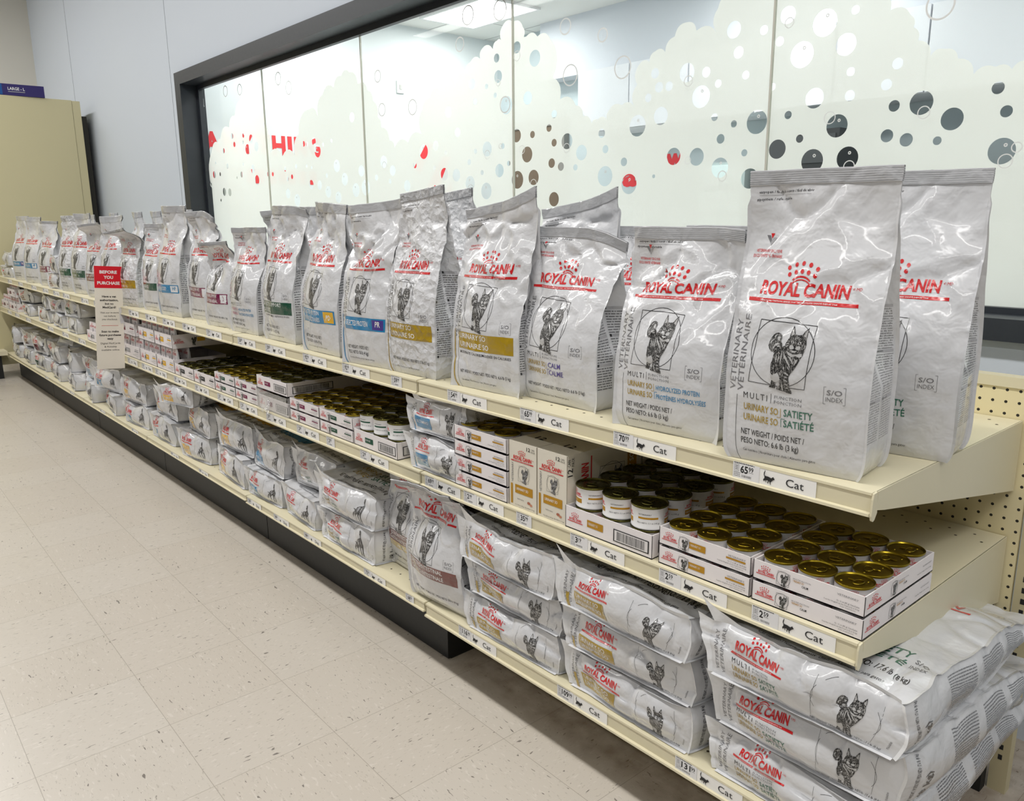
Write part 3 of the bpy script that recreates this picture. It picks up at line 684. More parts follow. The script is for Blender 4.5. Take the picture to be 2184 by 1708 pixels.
def tray(name, w, L, h, kind, detail=1, th=.002):
    """open card tray, printed on the front and right; origin at front bottom left"""
    g = Geo(); c = rgb(236, 231, 232); ci = rgb(170, 150, 125)
    g.box((0, 0, 0), (w, L, th), c)
    rnd = random.Random(int(w*1e4+h*1e5))
    for lo, hi in (((0, 0, 0), (w, th, h)), ((0, L-th, 0), (w, L, h)), ((0, th, 0), (th, L-th, h)), ((w-th, th, 0), (w, L-th, h))): g.box(lo, hi, c)
    k = INK
    for a in ((0, 0), (w, 0)): g.box((a[0]-.0005, a[1]-.0006, 0), (a[0]+.0005, a[1]+.0005, h), rgb(60, 55, 55))
    f = flat_panel(g, (0, -.0003, 0), (1, 0, 0), (0, 0, 1), w, h); r_ = flat_panel(g, (w+.0003, 0, 0), (0, 1, 0), (0, 0, 1), L, h)
    band = {'gold': GOLDC, 'calm': GOLDC, 'green': DGREEN, 'maroon': MAROON, 'black': INK, 'goldbar': GOLDC, 'greenbar': DGREEN, 'maroonbar': MAROON, 'pouch': YELLOW, 'pouchg': LGREY, 'pouchw': WINE}[kind]
    m = min(h, .045)
    logo(f, w*.05, w*.20, h*.42, m*.13, 1 if detail > 0 else 0, True, RED, w*.09)
    if kind.endswith('bar'):
        f.rect(w*.27, h*.36, w*.46, h*.68, band, 1); f.text('URINARY SO' if band == GOLDC else 'SUPPORT', w*.28, h*.46, h*.13, w*.12, TXT, 0, 2, 0, 1)
        x0, x1, y0, y1 = w*.58, w*.97, h*.18, h*.72
        f.rect(x0, y0, x1, y1, INK, 1); f.rect(x0+.003, y0+.002, x1-.003, y1-.002, rgb(225, 222, 222), 2)
        rd = random.Random(5); x = x0+.010
        while x < x1-.012: q = rd.choice((.0006, .0009, .0014)); f.rect(x, y0+.004, x+q, y1-.004, INK, 3); x += q+rd.choice((.0007, .001, .0016))
        r_.rect(L*.06, y0, L*.55, y1, INK, 1); r_.rect(L*.06+.003, y0+.002, L*.55-.003, y1-.002, rgb(225, 222, 222), 2)
        x = L*.1
        while x < L*.5: q = rd.choice((.0006, .0009, .0014)); r_.rect(x, y0+.004, x+q, y1-.004, INK, 3); x += q+rd.choice((.0007, .001, .0016))
    else:
        cat_art(f, w*.29, h*.5, h*.36, 1 if detail > 0 else 0, detail > 0, kind.startswith('pouch'))
        if kind == 'calm':
            f.text('MULTIFUNCTION', w*.38, h*.66, h*.07, w*.16, GREY, 0, 1, 0, 1); f.text('URINARY SO', w*.38, h*.54, h*.10, w*.10, GOLDC, .01, 1, 0, 1); f.text('CALM', w*.46, h*.38, h*.11, w*.06, INK, .01, 1, 0, 1)
        else:
            f.rect(w*.35, h*.34, w*.53, h*.70, band, 1); f.text('URINARY SO' if band == GOLDC else 'SUPPORT', w*.36, h*.48, h*.13, w*.12, TXT, 0, 2, 0, 1)
        f.text('VETERINARY', w*.77, h*.68, h*.09, w*.18, GREY, 0, 1, 0, 1)
        if kind != 'calm': f.rect(w*.75, h*.54, w*.95, h*.63, band, 1)
        f.text('12 - 3 oz (85 g) Cans/Latas', w*.77, h*.38, h*.07, w*.19, INK, 0, 1, 0, 1); f.text('Total Net Weight/Poids Net Total 2.2 lb (1.02 kg)', w*.66, h*.26, h*.06, w*.30, INK, 0, 1, 0, 1)
        f.text('Cat nutrition', w*.80, h*.16, h*.05, w*.13, INK, 0, 1, 0, 1)
        logo(r_, L*.05, L*.21, h*.42, m*.13, 1 if detail > 0 else 0, True, RED, L*.08)
        cat_art(r_, L*.40, h*.52, h*.34, 1 if detail > 0 else 0, detail > 0)
        if kind == 'calm': r_.text('MULTIFUNCTION', L*.46, h*.66, h*.07, L*.14, GREY, 0, 1, 0, 1); r_.text('URINARY SO', L*.46, h*.54, h*.10, L*.09, GOLDC, .01, 1, 0, 1); r_.text('CALM', L*.53, h*.38, h*.11, L*.05, INK, .01, 1, 0, 1)
        else: r_.rect(L*.47, h*.4, L*.62, h*.7, band, 1)
        r_.text('VETERINARY', L*.82, h*.6, h*.07, L*.14, GREY, 0, 1, 0, 1); r_.text('Total Net Weight 2.2 lb (1.02 kg)', L*.74, h*.34, h*.06, L*.22, INK, 0, 1, 0, 1)
    return g.obj(name, [CARD, FUR])
def can_box(name, w, L, h):
    g = Geo(); c = rgb(224, 218, 204); g.box((0, 0, 0), (w, L, h), c)
    for a in ((0, 0), (w, 0)): g.box((a[0]-.0004, a[1]-.0005, 0), (a[0]+.0004, a[1]+.0005, h), rgb(150, 140, 125))
    g.box((w*.02, L*.47, h), (w*.98, L*.53, h+.0006), rgb(205, 198, 184))
    f = flat_panel(g, (0, -.0003, 0), (1, 0, 0), (0, 0, 1), w, h); r_ = flat_panel(g, (w+.0003, 0, 0), (0, 1, 0), (0, 0, 1), L, h)
    f.text('12', w*.64, h*.90, h*.055, w*.13, INK, .01, 1, 0, 2); f.text('CAN', w*.80, h*.925, h*.025, w*.12, INK, 0, 1, 0, 1); f.text('PACK', w*.80, h*.89, h*.025, w*.14, INK, 0, 1, 0, 1)
    logo(f, w*.16, w*.82, h*.735, h*.055, 2, True, RED, w*.26)
    cat_art(f, w*.54, h*.535, h*.125, 2, True)
    f.text('VETERINARY', w*.16, h*.38, w*.07, h*.30, GREY, 0, 1, math.pi/2, 2); f.rect(w*.06, h*.04, w*.13, h*.35, GOLDC, 1)
    f.rect(w*.22, h*.22, w*.86, h*.35, GOLDC, 1); f.text('URINARY SO', w*.26, h*.27, h*.04, w*.44, TXT, .01, 2, 0, 2)
    f.disc(w*.72, h*.12, h*.035, rgb(176, 108, 84), 1, 10, h*.022); f.disc(w*.80, h*.10, h*.028, rgb(196, 132, 104), 2, 10, h*.018)
    f.text('loaf in sauce', w*.30, h*.125, h*.022, w*.24, INK, 0, 1, 0, 1); f.text('12 x 5.8 oz (165 g)  Net 4.35 lb (1.9 kg)', w*.22, h*.03, h*.018, w*.7, INK, 0, 1, 0, 1)
    r_.text('12', L*.07, h*.70, h*.10, h*.11, INK, .01, 1, math.pi/2, 2); r_.text('CAN', L*.04, h*.84, h*.05, h*.10, INK, 0, 1, math.pi/2, 1); r_.text('PACK', L*.09, h*.84, h*.05, h*.12, INK, 0, 1, math.pi/2, 1)
    r_.text('ROYAL CANIN', L*.27, h*.12, h*.14, h*.72, RED, .03, 1, math.pi/2, 2, .1); r_.rect(L*.30, h*.08, L*.315, h*.92, RED, 1)
    for k in range(5): r_.disc(L*.16, h*(.30+.07*k), h*.022, RED, 1, 8)
    for k in range(4): r_.disc(L*.19, h*(.335+.07*k), h*.022, RED, 1, 8)
    cat_art(r_, L*.58, h*.45, h*.30, 1, True); r_.rect(L*.80, 0, L*.93, h, BROWN if False else GOLDC, 1); r_.text('URINARY SO', L*.885, h*.2, h*.09, h*.6, TXT, .01, 2, math.pi/2, 2)
    t = flat_panel(g, (0, 0, h+.0009), (1, 0, 0), (0, 1, 0), w, L)
    t.text('12', w*.35, L*.2, .02, .03, INK, .01, 1, 0, 1); t.disc(w*.6, L*.65, .014, INK, 1, 10, .008)
    return g.obj(name, [CARD, FUR])
def food_pouch(name, w, h, seed, band):
    """slim upright food pouch shown in a display tray"""
    n = 6; U, Z = np.meshgrid(np.linspace(0, 1, n+1), np.linspace(0, 1, n+1)); D = .014*(1-Z)**.7+.002
    g = Geo()
    F = np.stack([(U-.5)*w, -D/2-.004*np.sin(np.pi*U)*np.sin(np.pi*Z)*.8, Z*h], -1); B = F.copy(); B[..., 1] *= -1
    g.grid(F, rgb(228, 222, 222)); g.grid(B, rgb(220, 215, 215), flip=True)
    for i in (0, -1): g.grid(np.stack([F[:, i], B[:, i]], 1), flip=(i == 0))
    p = Panel(F, w, h, False, .0006, g, .03)
    logo(p, w*.16, w*.84, h*.76, h*.06, 0, True, rgb(196, 70, 74), w*.24); cat_art(p, w*.55, h*.42, w*.30, 0, False, True); p.rect(w*.1, h*.06, w*.9, h*.16, band, 1)
    return g.obj(name, [CARD, FUR])
# ------------------------------------------------------------------ shelf labels
def price_label(price, what='Cat', w=None):
    """paper strip in the rail: price box, small print, animal sign and word; origin at left bottom"""
    h = .030; w = w or (.155 if what else .052); g = Geo()
    g.box((0, 0, 0), (w, .0006, h), rgb(246, 245, 242))
    p = flat_panel(g, (0, -.0002, 0), (1, 0, 0), (0, 0, 1), w, h)
    p.rect(0, 0, .052, h, rgb(232, 232, 234), 1)
    for a, b in (((.003, .026), (.012, .026)), ((.012, .026), (.012, .014)), ((.003, .014), (.012, .014)), ((.003, .014), (.003, .026))): p.line([a, b], .0004, INK, 2)
    for k in range(3): p.rect(.0045, .0225-k*.003, .0105, .0238-k*.003, GREY, 2)
    rd = random.Random(price); x = .003
    for yy in (.0278, .0288):
        x = .002
        while x < .04: q = rd.uniform(.002, .005); p.rect(x, yy, x+q, yy+.0007, INK, 2); x += q+.0008
    for yy in (.0105, .0075, .0045):
        x = .002
        while x < .014: q = rd.uniform(.001, .003); p.rect(x, yy, x+q, yy+.0012, GREY, 2); x += q+.0006
    d, c = price.split('.')
    p.text(d, .0150, .0125, .0125, .0075*len(d), INK, .03, 2, 0, 2); p.text(c, .0160+.0075*len(d), .0170, .008, .0095, INK, .015, 2, 0, 2); p.rect(.0160+.0075*len(d), .0150, .0255+.0075*len(d), .0155, INK, 2)
    x = .018
    while x < .036: q = rd.choice((.0003, .0005, .0008)); p.rect(x, .0045, x+q, .0088, GREY, 2); x += q+.0006
    if what:
        p.poly(ICON_CAT if what == 'Cat' else ICON_DOG, .060 if what == 'Cat' else .064, .004, .023 if what == 'Cat' else .016, INK, 2)
        p.text(what, .102, .0085, .0135, .032, INK, .0, 2, 0, 3)
    return g.obj('price_label', [PAPER])
# ================================================================== THE ROOM
def struct(g, name, mats): return tag(g.obj(name, mats), kind='structure')
def floor_material():
    m, nt, b = nm('speckled_vinyl_tiles')
    L = nt.links.new
    tc = N(nt, 'ShaderNodeTexCoord'); mp = N(nt, 'ShaderNodeMapping'); mp.vector_type = 'TEXTURE'
    mp.inputs['Location'].default_value = (-0.838, -0.352, 0); mp.inputs['Rotation'].default_value = (0, 0, -0.0104); mp.inputs['Scale'].default_value = (0.3048, 0.3048, 0.3048)
    L(tc.outputs['Object'], mp.inputs[0])
    fl = N(nt, 'ShaderNodeVectorMath', operation='FLOOR'); L(mp.outputs[0], fl.inputs[0])
    fr = N(nt, 'ShaderNodeVectorMath', operation='FRACTION'); L(mp.outputs[0], fr.inputs[0])
    wn = N(nt, 'ShaderNodeTexWhiteNoise', noise_dimensions='3D'); L(fl.outputs[0], wn.inputs['Vector'])
    sx = N(nt, 'ShaderNodeSeparateXYZ'); L(fr.outputs[0], sx.inputs[0]); sf = N(nt, 'ShaderNodeSeparateXYZ'); L(fl.outputs[0], sf.inputs[0])
    # joint lines
    def edge(o):
        a = N(nt, 'ShaderNodeMath', operation='SUBTRACT'); a.inputs[1].default_value = 0.5; L(o, a.inputs[0])
        c = N(nt, 'ShaderNodeMath', operation='ABSOLUTE'); L(a.outputs[0], c.inputs[0]); return c.outputs[0]
    mx = N(nt, 'ShaderNodeMath', operation='MAXIMUM'); L(edge(sx.outputs[0]), mx.inputs[0]); L(edge(sx.outputs[1]), mx.inputs[1])
    jo = N(nt, 'ShaderNodeMapRange'); jo.inputs[1].default_value = 0.4968; jo.inputs[2].default_value = 0.4988; L(mx.outputs[0], jo.inputs[0])
    # checkerboard of fleck directions
    ad = N(nt, 'ShaderNodeMath', operation='ADD'); L(sf.outputs[0], ad.inputs[0]); L(sf.outputs[1], ad.inputs[1])
    md = N(nt, 'ShaderNodeMath', operation='PINGPONG'); md.inputs[1].default_value = 1.0; L(ad.outputs[0], md.inputs[0])
    def flecks(scx, scy, lo, hi, seed):
        off = N(nt, 'ShaderNodeVectorMath', operation='MULTIPLY_ADD'); off.inputs[1].default_value = (7.3, 5.1, 3.7); L(wn.outputs['Color'], off.inputs[0]); L(mp.outputs[0], off.inputs[2])
        q = N(nt, 'ShaderNodeMapping'); q.inputs['Scale'].default_value = (scx, scy, 1); q.inputs['Location'].default_value = (seed, seed*2, 0); L(off.outputs[0], q.inputs[0])
        no = N(nt, 'ShaderNodeTexNoise'); no.inputs['Scale'].default_value = 1; no.inputs['Detail'].default_value = 1.0; no.inputs['Distortion'].default_value = 0.6; L(q.outputs[0], no.inputs['Vector'])
        r = N(nt, 'ShaderNodeMapRange'); r.inputs[1].default_value = lo; r.inputs[2].default_value = hi; L(no.outputs['Fac'], r.inputs[0]); return r.outputs[0]
    def both(lo, hi, seed, k=1):
        a = flecks(14*k, 46*k, lo, hi, seed); c = flecks(46*k, 14*k, lo, hi, seed+3)
        x = N(nt, 'ShaderNodeMix'); L(md.outputs[0], x.inputs['Factor']); L(a, x.inputs[2]); L(c, x.inputs[3]); return x.outputs[0]
    dark = both(0.715, 0.745, 4.0); dark2 = both(0.66, 0.72, 11.0, 1.7); lite = both(0.64, 0.70, 21.0, .9)
    base = N(nt, 'ShaderNodeMix', data_type='RGBA'); base.inputs['A'].default_value = (*rgb(203, 195, 183), 1); base.inputs['B'].default_value = (*rgb(206, 199, 188), 1); L(wn.outputs['Value'], base.inputs['Factor'])
    def over(prev, fac, col, amt):
        f = N(nt, 'ShaderNodeMath', operation='MULTIPLY'); f.inputs[1].default_value = amt; L(fac, f.inputs[0])
        x = N(nt, 'ShaderNodeMix', data_type='RGBA'); x.inputs['B'].default_value = (*col, 1); L(f.outputs[0], x.inputs['Factor']); L(prev, x.inputs['A']); return x.outputs['Result']
    c = over(base.outputs['Result'], lite, rgb(224, 217, 208), .4)
    c = over(c, dark2, rgb(160, 152, 140), .45); c = over(c, dark, rgb(100, 93, 86), .8)
    c = over(c, jo.outputs[0], rgb(126, 118, 104), .6)
    # grime worn in along the foot of the shelving
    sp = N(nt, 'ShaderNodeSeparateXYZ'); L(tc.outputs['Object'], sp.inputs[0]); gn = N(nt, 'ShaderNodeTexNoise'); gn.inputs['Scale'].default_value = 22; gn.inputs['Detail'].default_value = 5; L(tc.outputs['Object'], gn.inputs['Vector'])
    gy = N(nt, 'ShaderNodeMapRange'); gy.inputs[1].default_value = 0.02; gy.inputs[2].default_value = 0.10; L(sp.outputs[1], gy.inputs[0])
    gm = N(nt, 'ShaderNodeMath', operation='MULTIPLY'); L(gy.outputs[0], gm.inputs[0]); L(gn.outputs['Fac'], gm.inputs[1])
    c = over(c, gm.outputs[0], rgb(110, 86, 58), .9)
    L(c, b.inputs['Base Color']); b.inputs['Roughness'].default_value = 0.30; b.inputs['Specular IOR Level'].default_value = 0.45
    rn = N(nt, 'ShaderNodeTexNoise'); rn.inputs['Scale'].default_value = 5; L(tc.outputs['Object'], rn.inputs['Vector'])
    rr = N(nt, 'ShaderNodeMapRange'); rr.inputs[3].default_value = 0.22; rr.inputs[4].default_value = 0.38; L(rn.outputs['Fac'], rr.inputs[0]); L(rr.outputs[0], b.inputs['Roughness'])
    return m
def paint(name, col, rough=.7): return plain(name, col, rough, 0, .3, bump=.12, bscale=180)
WALLP = paint('pale_blue_wall_paint', rgb(208, 216, 226)); BEIGEP = paint('beige_wall_paint', rgb(226, 223, 214)); AQUAP = paint('aqua_wall_paint', rgb(198, 210, 214)); WHITEP = paint('white_wall_paint', rgb(214, 219, 226))
CEILP = paint('ceiling_tile', rgb(222, 222, 218), .85)
g = Geo(); g.grid(np.array([[(-10.5, -7.5, 0), (4, -7.5, 0)], [(-10.5, .9, 0), (4, .9, 0)]])); struct(g, 'floor', [floor_material()])
g = Geo()
g.box((-9.4, .9, 0), (-5.255, 1.02, 4.3)); g.box((-5.255, .9, 2.23), (2.6, 1.02, 4.3)); g.box((-5.255, .9, 0), (2.6, 1.02, .975)); g.box((2.5, .9, .975), (2.6, 1.02, 2.23))
struct(g, 'wall_back', [WALLP])
g = Geo(); g.box((-5.412, .8985, .9), (-5.409, .8995, 4.3), rgb(150, 156, 164)); g.box((-7.9, .8985, .9), (-7.897, .8995, 4.3), rgb(150, 156, 164)); struct(g, 'trim_1', [PAPER])
g = Geo(); g.box((-9.5, -7.5, 0), (-9.28, 1.0, 4.3)); struct(g, 'wall_left', [BEIGEP])
# treatment room behind the glass
g = Geo(); g.box((-5.42, 1.02, 0), (-5.3, 3.86, 2.9)); struct(g, 'wall_inner_left', [paint('pale_inner_wall_paint', rgb(230, 236, 238))])
g = Geo(); g.box((-5.3, 3.74, 0), (2.6, 3.86, 2.9)); struct(g, 'wall_inner_back', [AQUAP])
g = Geo(); g.box((2.5, 1.02, 0), (2.6, 3.86, 2.9)); struct(g, 'wall_inner_right', [AQUAP])
g = Geo(); g.box((-4.57, 3.58, 2.365), (2.5, 3.74, 2.804)); struct(g, 'trim_2', [WHITEP])
g = Geo(); g.box((-5.3, 1.02, -.02), (2.5, 3.74, .0)); struct(g, 'floor_inner', [paint('grey_inner_floor', rgb(226, 225, 220))])
def ceiling_mat():
    m, nt, b = nm('ceiling_grid'); L = nt.links.new
    tc = N(nt, 'ShaderNodeTexCoord'); br = N(nt, 'ShaderNodeTexBrick'); br.offset = 0; br.inputs['Scale'].default_value = 1; br.inputs['Brick Width'].default_value = 1.2; br.inputs['Row Height'].default_value = .6; br.inputs['Mortar Size'].default_value = .008
    br.inputs['Color1'].default_value = (*rgb(238, 238, 234), 1); br.inputs['Color2'].default_value = (*rgb(234, 235, 232), 1); br.inputs['Mortar'].default_value = (*rgb(186, 186, 184), 1)
    L(tc.outputs['Object'], br.inputs['Vector']); L(br.outputs['Color'], b.inputs['Base Color']); b.inputs['Roughness'].default_value = .9
    return m
g = Geo(); g.box((-5.3, 1.02, 2.804), (2.5, 3.86, 2.86)); struct(g, 'ceiling', [ceiling_mat()])
def emis(name, col, s):
    m, nt, b = nm(name); b.inputs['Emission Color'].default_value = (*col, 1); b.inputs['Emission Strength'].default_value = s; b.inputs['Base Color'].default_value = (*col, 1); return m
LAMP = emis('lit_diffuser', (1, 1, 1), 3.0)
for i, (x0, y0) in enumerate(((-4.97, 2.96), (-2.6, 2.96), (-.2, 2.96), (-4.97, 1.72), (-2.6, 1.72), (-.2, 1.72))):  # last three panels are added, only to house the unseen fill lamps
    t = empty('ceiling_and_fill_light', (x0+.38, y0, 2.79))
    tag(t, ['recessed ceiling light panel over the left corner of the room behind the glass', 'middle ceiling light panel of the room behind the glass', 'right-hand ceiling light panel of the room behind the glass', 'left added fill light panel close behind the glass', 'middle added fill light panel close behind the glass', 'right-hand added fill light panel close behind the glass'][i], 'ceiling light')
    g = Geo(); g.box((-.38, -.25, .0), (.38, .25, .012)); g.obj('lit_diffuser', [LAMP], t)
    g = Geo()
    for lo, hi in (((-.4, -.27, -.003), (.4, -.25, .013)), ((-.4, .25, -.003), (.4, .27, .013)), ((-.4, -.25, -.003), (-.38, .25, .013)), ((.38, -.25, -.003), (.4, .25, .013))): g.box(lo, hi, rgb(235, 235, 235))
    g.obj('light_frame', [PAPER], t)
# cupboards under the soffit
for i, x0 in enumerate((-3.97, -2.95, -1.93, -.91, .11)):
    t = empty('wall_cupboard', (x0, 3.42, 1.90)); tag(t, ['leftmost white wall cupboard behind the frosted glass', 'second white wall cupboard from the left behind the frosted glass', 'third white wall cupboard from the left behind the frosted glass', 'fourth white wall cupboard from the left behind the frosted glass', 'rightmost white wall cupboard behind the frosted glass'][i], 'cupboard', 'white wall cupboards of the room behind the glass')
    g = Geo(); g.box((0, 0, 0), (1.015, .31, .44), rgb(232, 234, 238)); g.obj('cupboard_body', [PAPER], t)
    for k in (0, 1):
        g = Geo(); g.box((.006+k*.506, -.018, .004), (.502+k*.506, -.002, .436), rgb(232, 235, 240)); g.obj('cupboard_door', [PAPER], t)
def simple(name, label, cat, boxes, mat, group=None, loc=(0, 0, 0)):
    g = Geo()
    for lo, hi, c in boxes: g.box(lo, hi, c)
    o = g.obj(name, [mat]); o.location = loc; return tag(o, label, cat, group)
# brown door in the far corner
g = Geo(); g.box((-5.02, 3.69, 0), (-4.45, 3.735, 2.03), rgb(112, 96, 80)); g.box((-5.08, 3.68, 0), (-5.02, 3.735, 2.09), rgb(140, 138, 134)); g.box((-4.45, 3.68, 0), (-4.39, 3.735, 2.09), rgb(140, 138, 134)); g.box((-5.02, 3.68, 2.03), (-4.45, 3.735, 2.09), rgb(140, 138, 134))
g.box((-4.56, 3.66, 1.0), (-4.50, 3.69, 1.03), rgb(60, 60, 62)); struct(g, 'door_1', [PAPER])
simple('work_counter', 'long counter with dark front along the far wall behind the glass', 'counter', [((0, 0, 0), (4.6, .6, .9), rgb(120, 120, 118)), ((-.02, -.02, .9), (4.62, .6, .94), rgb(70, 72, 76))], PAPER, loc=(-2.6, 3.12, 0))
g = Geo(); g.box((-.42, 0, .08), (.42, .04, .56), rgb(30, 32, 36)); g.box((-.40, -.004, .10), (.40, 0, .54), rgb(44, 50, 58)); g.box((-.03, .02, 0), (.03, .05, .1), rgb(40, 40, 42)); g.box((-.14, -.06, -.0), (.14, .1, .012), rgb(40, 40, 42))
tag(g.obj('monitor', [PAPER], loc=(-1.2, 3.3, .94)), 'large dark screen on the counter behind the right panes', 'monitor')
for i, (x, z0, z1, wd, c) in enumerate(((-2.0, .94, 1.74, .5, rgb(62, 64, 66)), (-2.5, .94, 1.60, .34, rgb(186, 200, 200)), (-.45, .94, 1.80, .55, rgb(58, 70, 76)))):
    g = Geo(); g.box((-wd/2, -.18, 0), (wd/2, .18, z1-z0), c)
    for k in range(4): g.box((-wd/2+.02, -.186, .05+k*(z1-z0)/4.2), (wd/2-.02, -.18, .03+(k+.9)*(z1-z0)/4.2), tuple(v*1.6 for v in c))
    tag(g.obj('cage_unit', [PAPER], loc=(x, 3.35, z0)), ['dark grey drying cabinet behind the frosted glass left of the screen', 'light grey drying cabinet behind the frosted glass', 'blue-grey drying cabinet behind the rightmost panes'][i], 'cabinet')
simple('wall_switch', 'small white switch plate high on the left inner wall', 'switch', [((0, 0, 0), (.012, .07, .095), rgb(206, 208, 206)), ((.012, .025, .03), (.016, .045, .065), rgb(190, 190, 188))], PAPER, loc=(-5.3, 2.66, 2.28))
simple('wall_dispenser', 'grey box on the inner wall beside the left window frame', 'dispenser', [((0, 0, 0), (.08, .14, .27), rgb(176, 180, 174)), ((.08, .02, .03), (.085, .12, .24), rgb(200, 203, 196))], PAPER, loc=(-5.3, 1.13, 1.36))
# red wall lettering
g = Geo(); REDW = rgb(232, 62, 70)
p = flat_panel(g, (-5.2985, 1.0, 1.3), (0, 1, 0), (0, 0, 1), 2.4, .8, .0005)
x = .045
for ch, wd in (('A', .12), ('N', .10), ('Y', .11), ('T', .105), ('H', .105), ('I', .035), ('N', .10), ('G', .11)):
    p.text(ch, x, .455, .125, wd, REDW, .05); x += wd+.018
tag(g.obj('wall_lettering', [PAPER]), 'big red capital letters on the left inner wall seen through the frosting', 'lettering')
g = Geo(); p = flat_panel(g, (-5.2985, 1.0, 1.3), (0, 1, 0), (0, 0, 1), 2.4, .8, .0005); rd = random.Random(3); x = .06
while x < .85: q = rd.uniform(.03, .07); p.rect(x, .24, x+q, .34, REDW); x += q+rd.uniform(.015, .04)
tag(g.obj('wall_lettering', [PAPER]), 'lower row of smaller red marks on the left inner wall', 'lettering')
g = Geo(); g.box((0, 0, 0), (.012, .40, .62), rgb(226, 226, 224)); p = flat_panel(g, (.0124, 0, 0), (0, 1, 0), (0, 0, 1), .40, .62)
for q in ([(0, .40), (.13, .60), (.2, .60), (.06, .36)], [(.1, .2), (.3, .5), (.38, .5), (.2, .15)], [(.22, .05), (.38, .3), (.4, .1)]): p.poly(q, 0, 0, 1, REDW)
tag(g.obj('wall_poster', [PAPER], loc=(-5.3, 2.80, 1.30)), 'red and white striped poster at the far end of the inner wall', 'poster')
g = Geo(); p = flat_panel(g, (-4.0, 3.7385, 1.3), (1, 0, 0), (0, 0, 1), 1.6, .6, .0005); p.text('a', .20, .22, .16, .15, REDW, .05); p.text('w', .62, .33, .14, .17, REDW, .05)
tag(g.obj('wall_lettering', [PAPER]), 'red letters on the far wall seen through bubble holes', 'lettering')

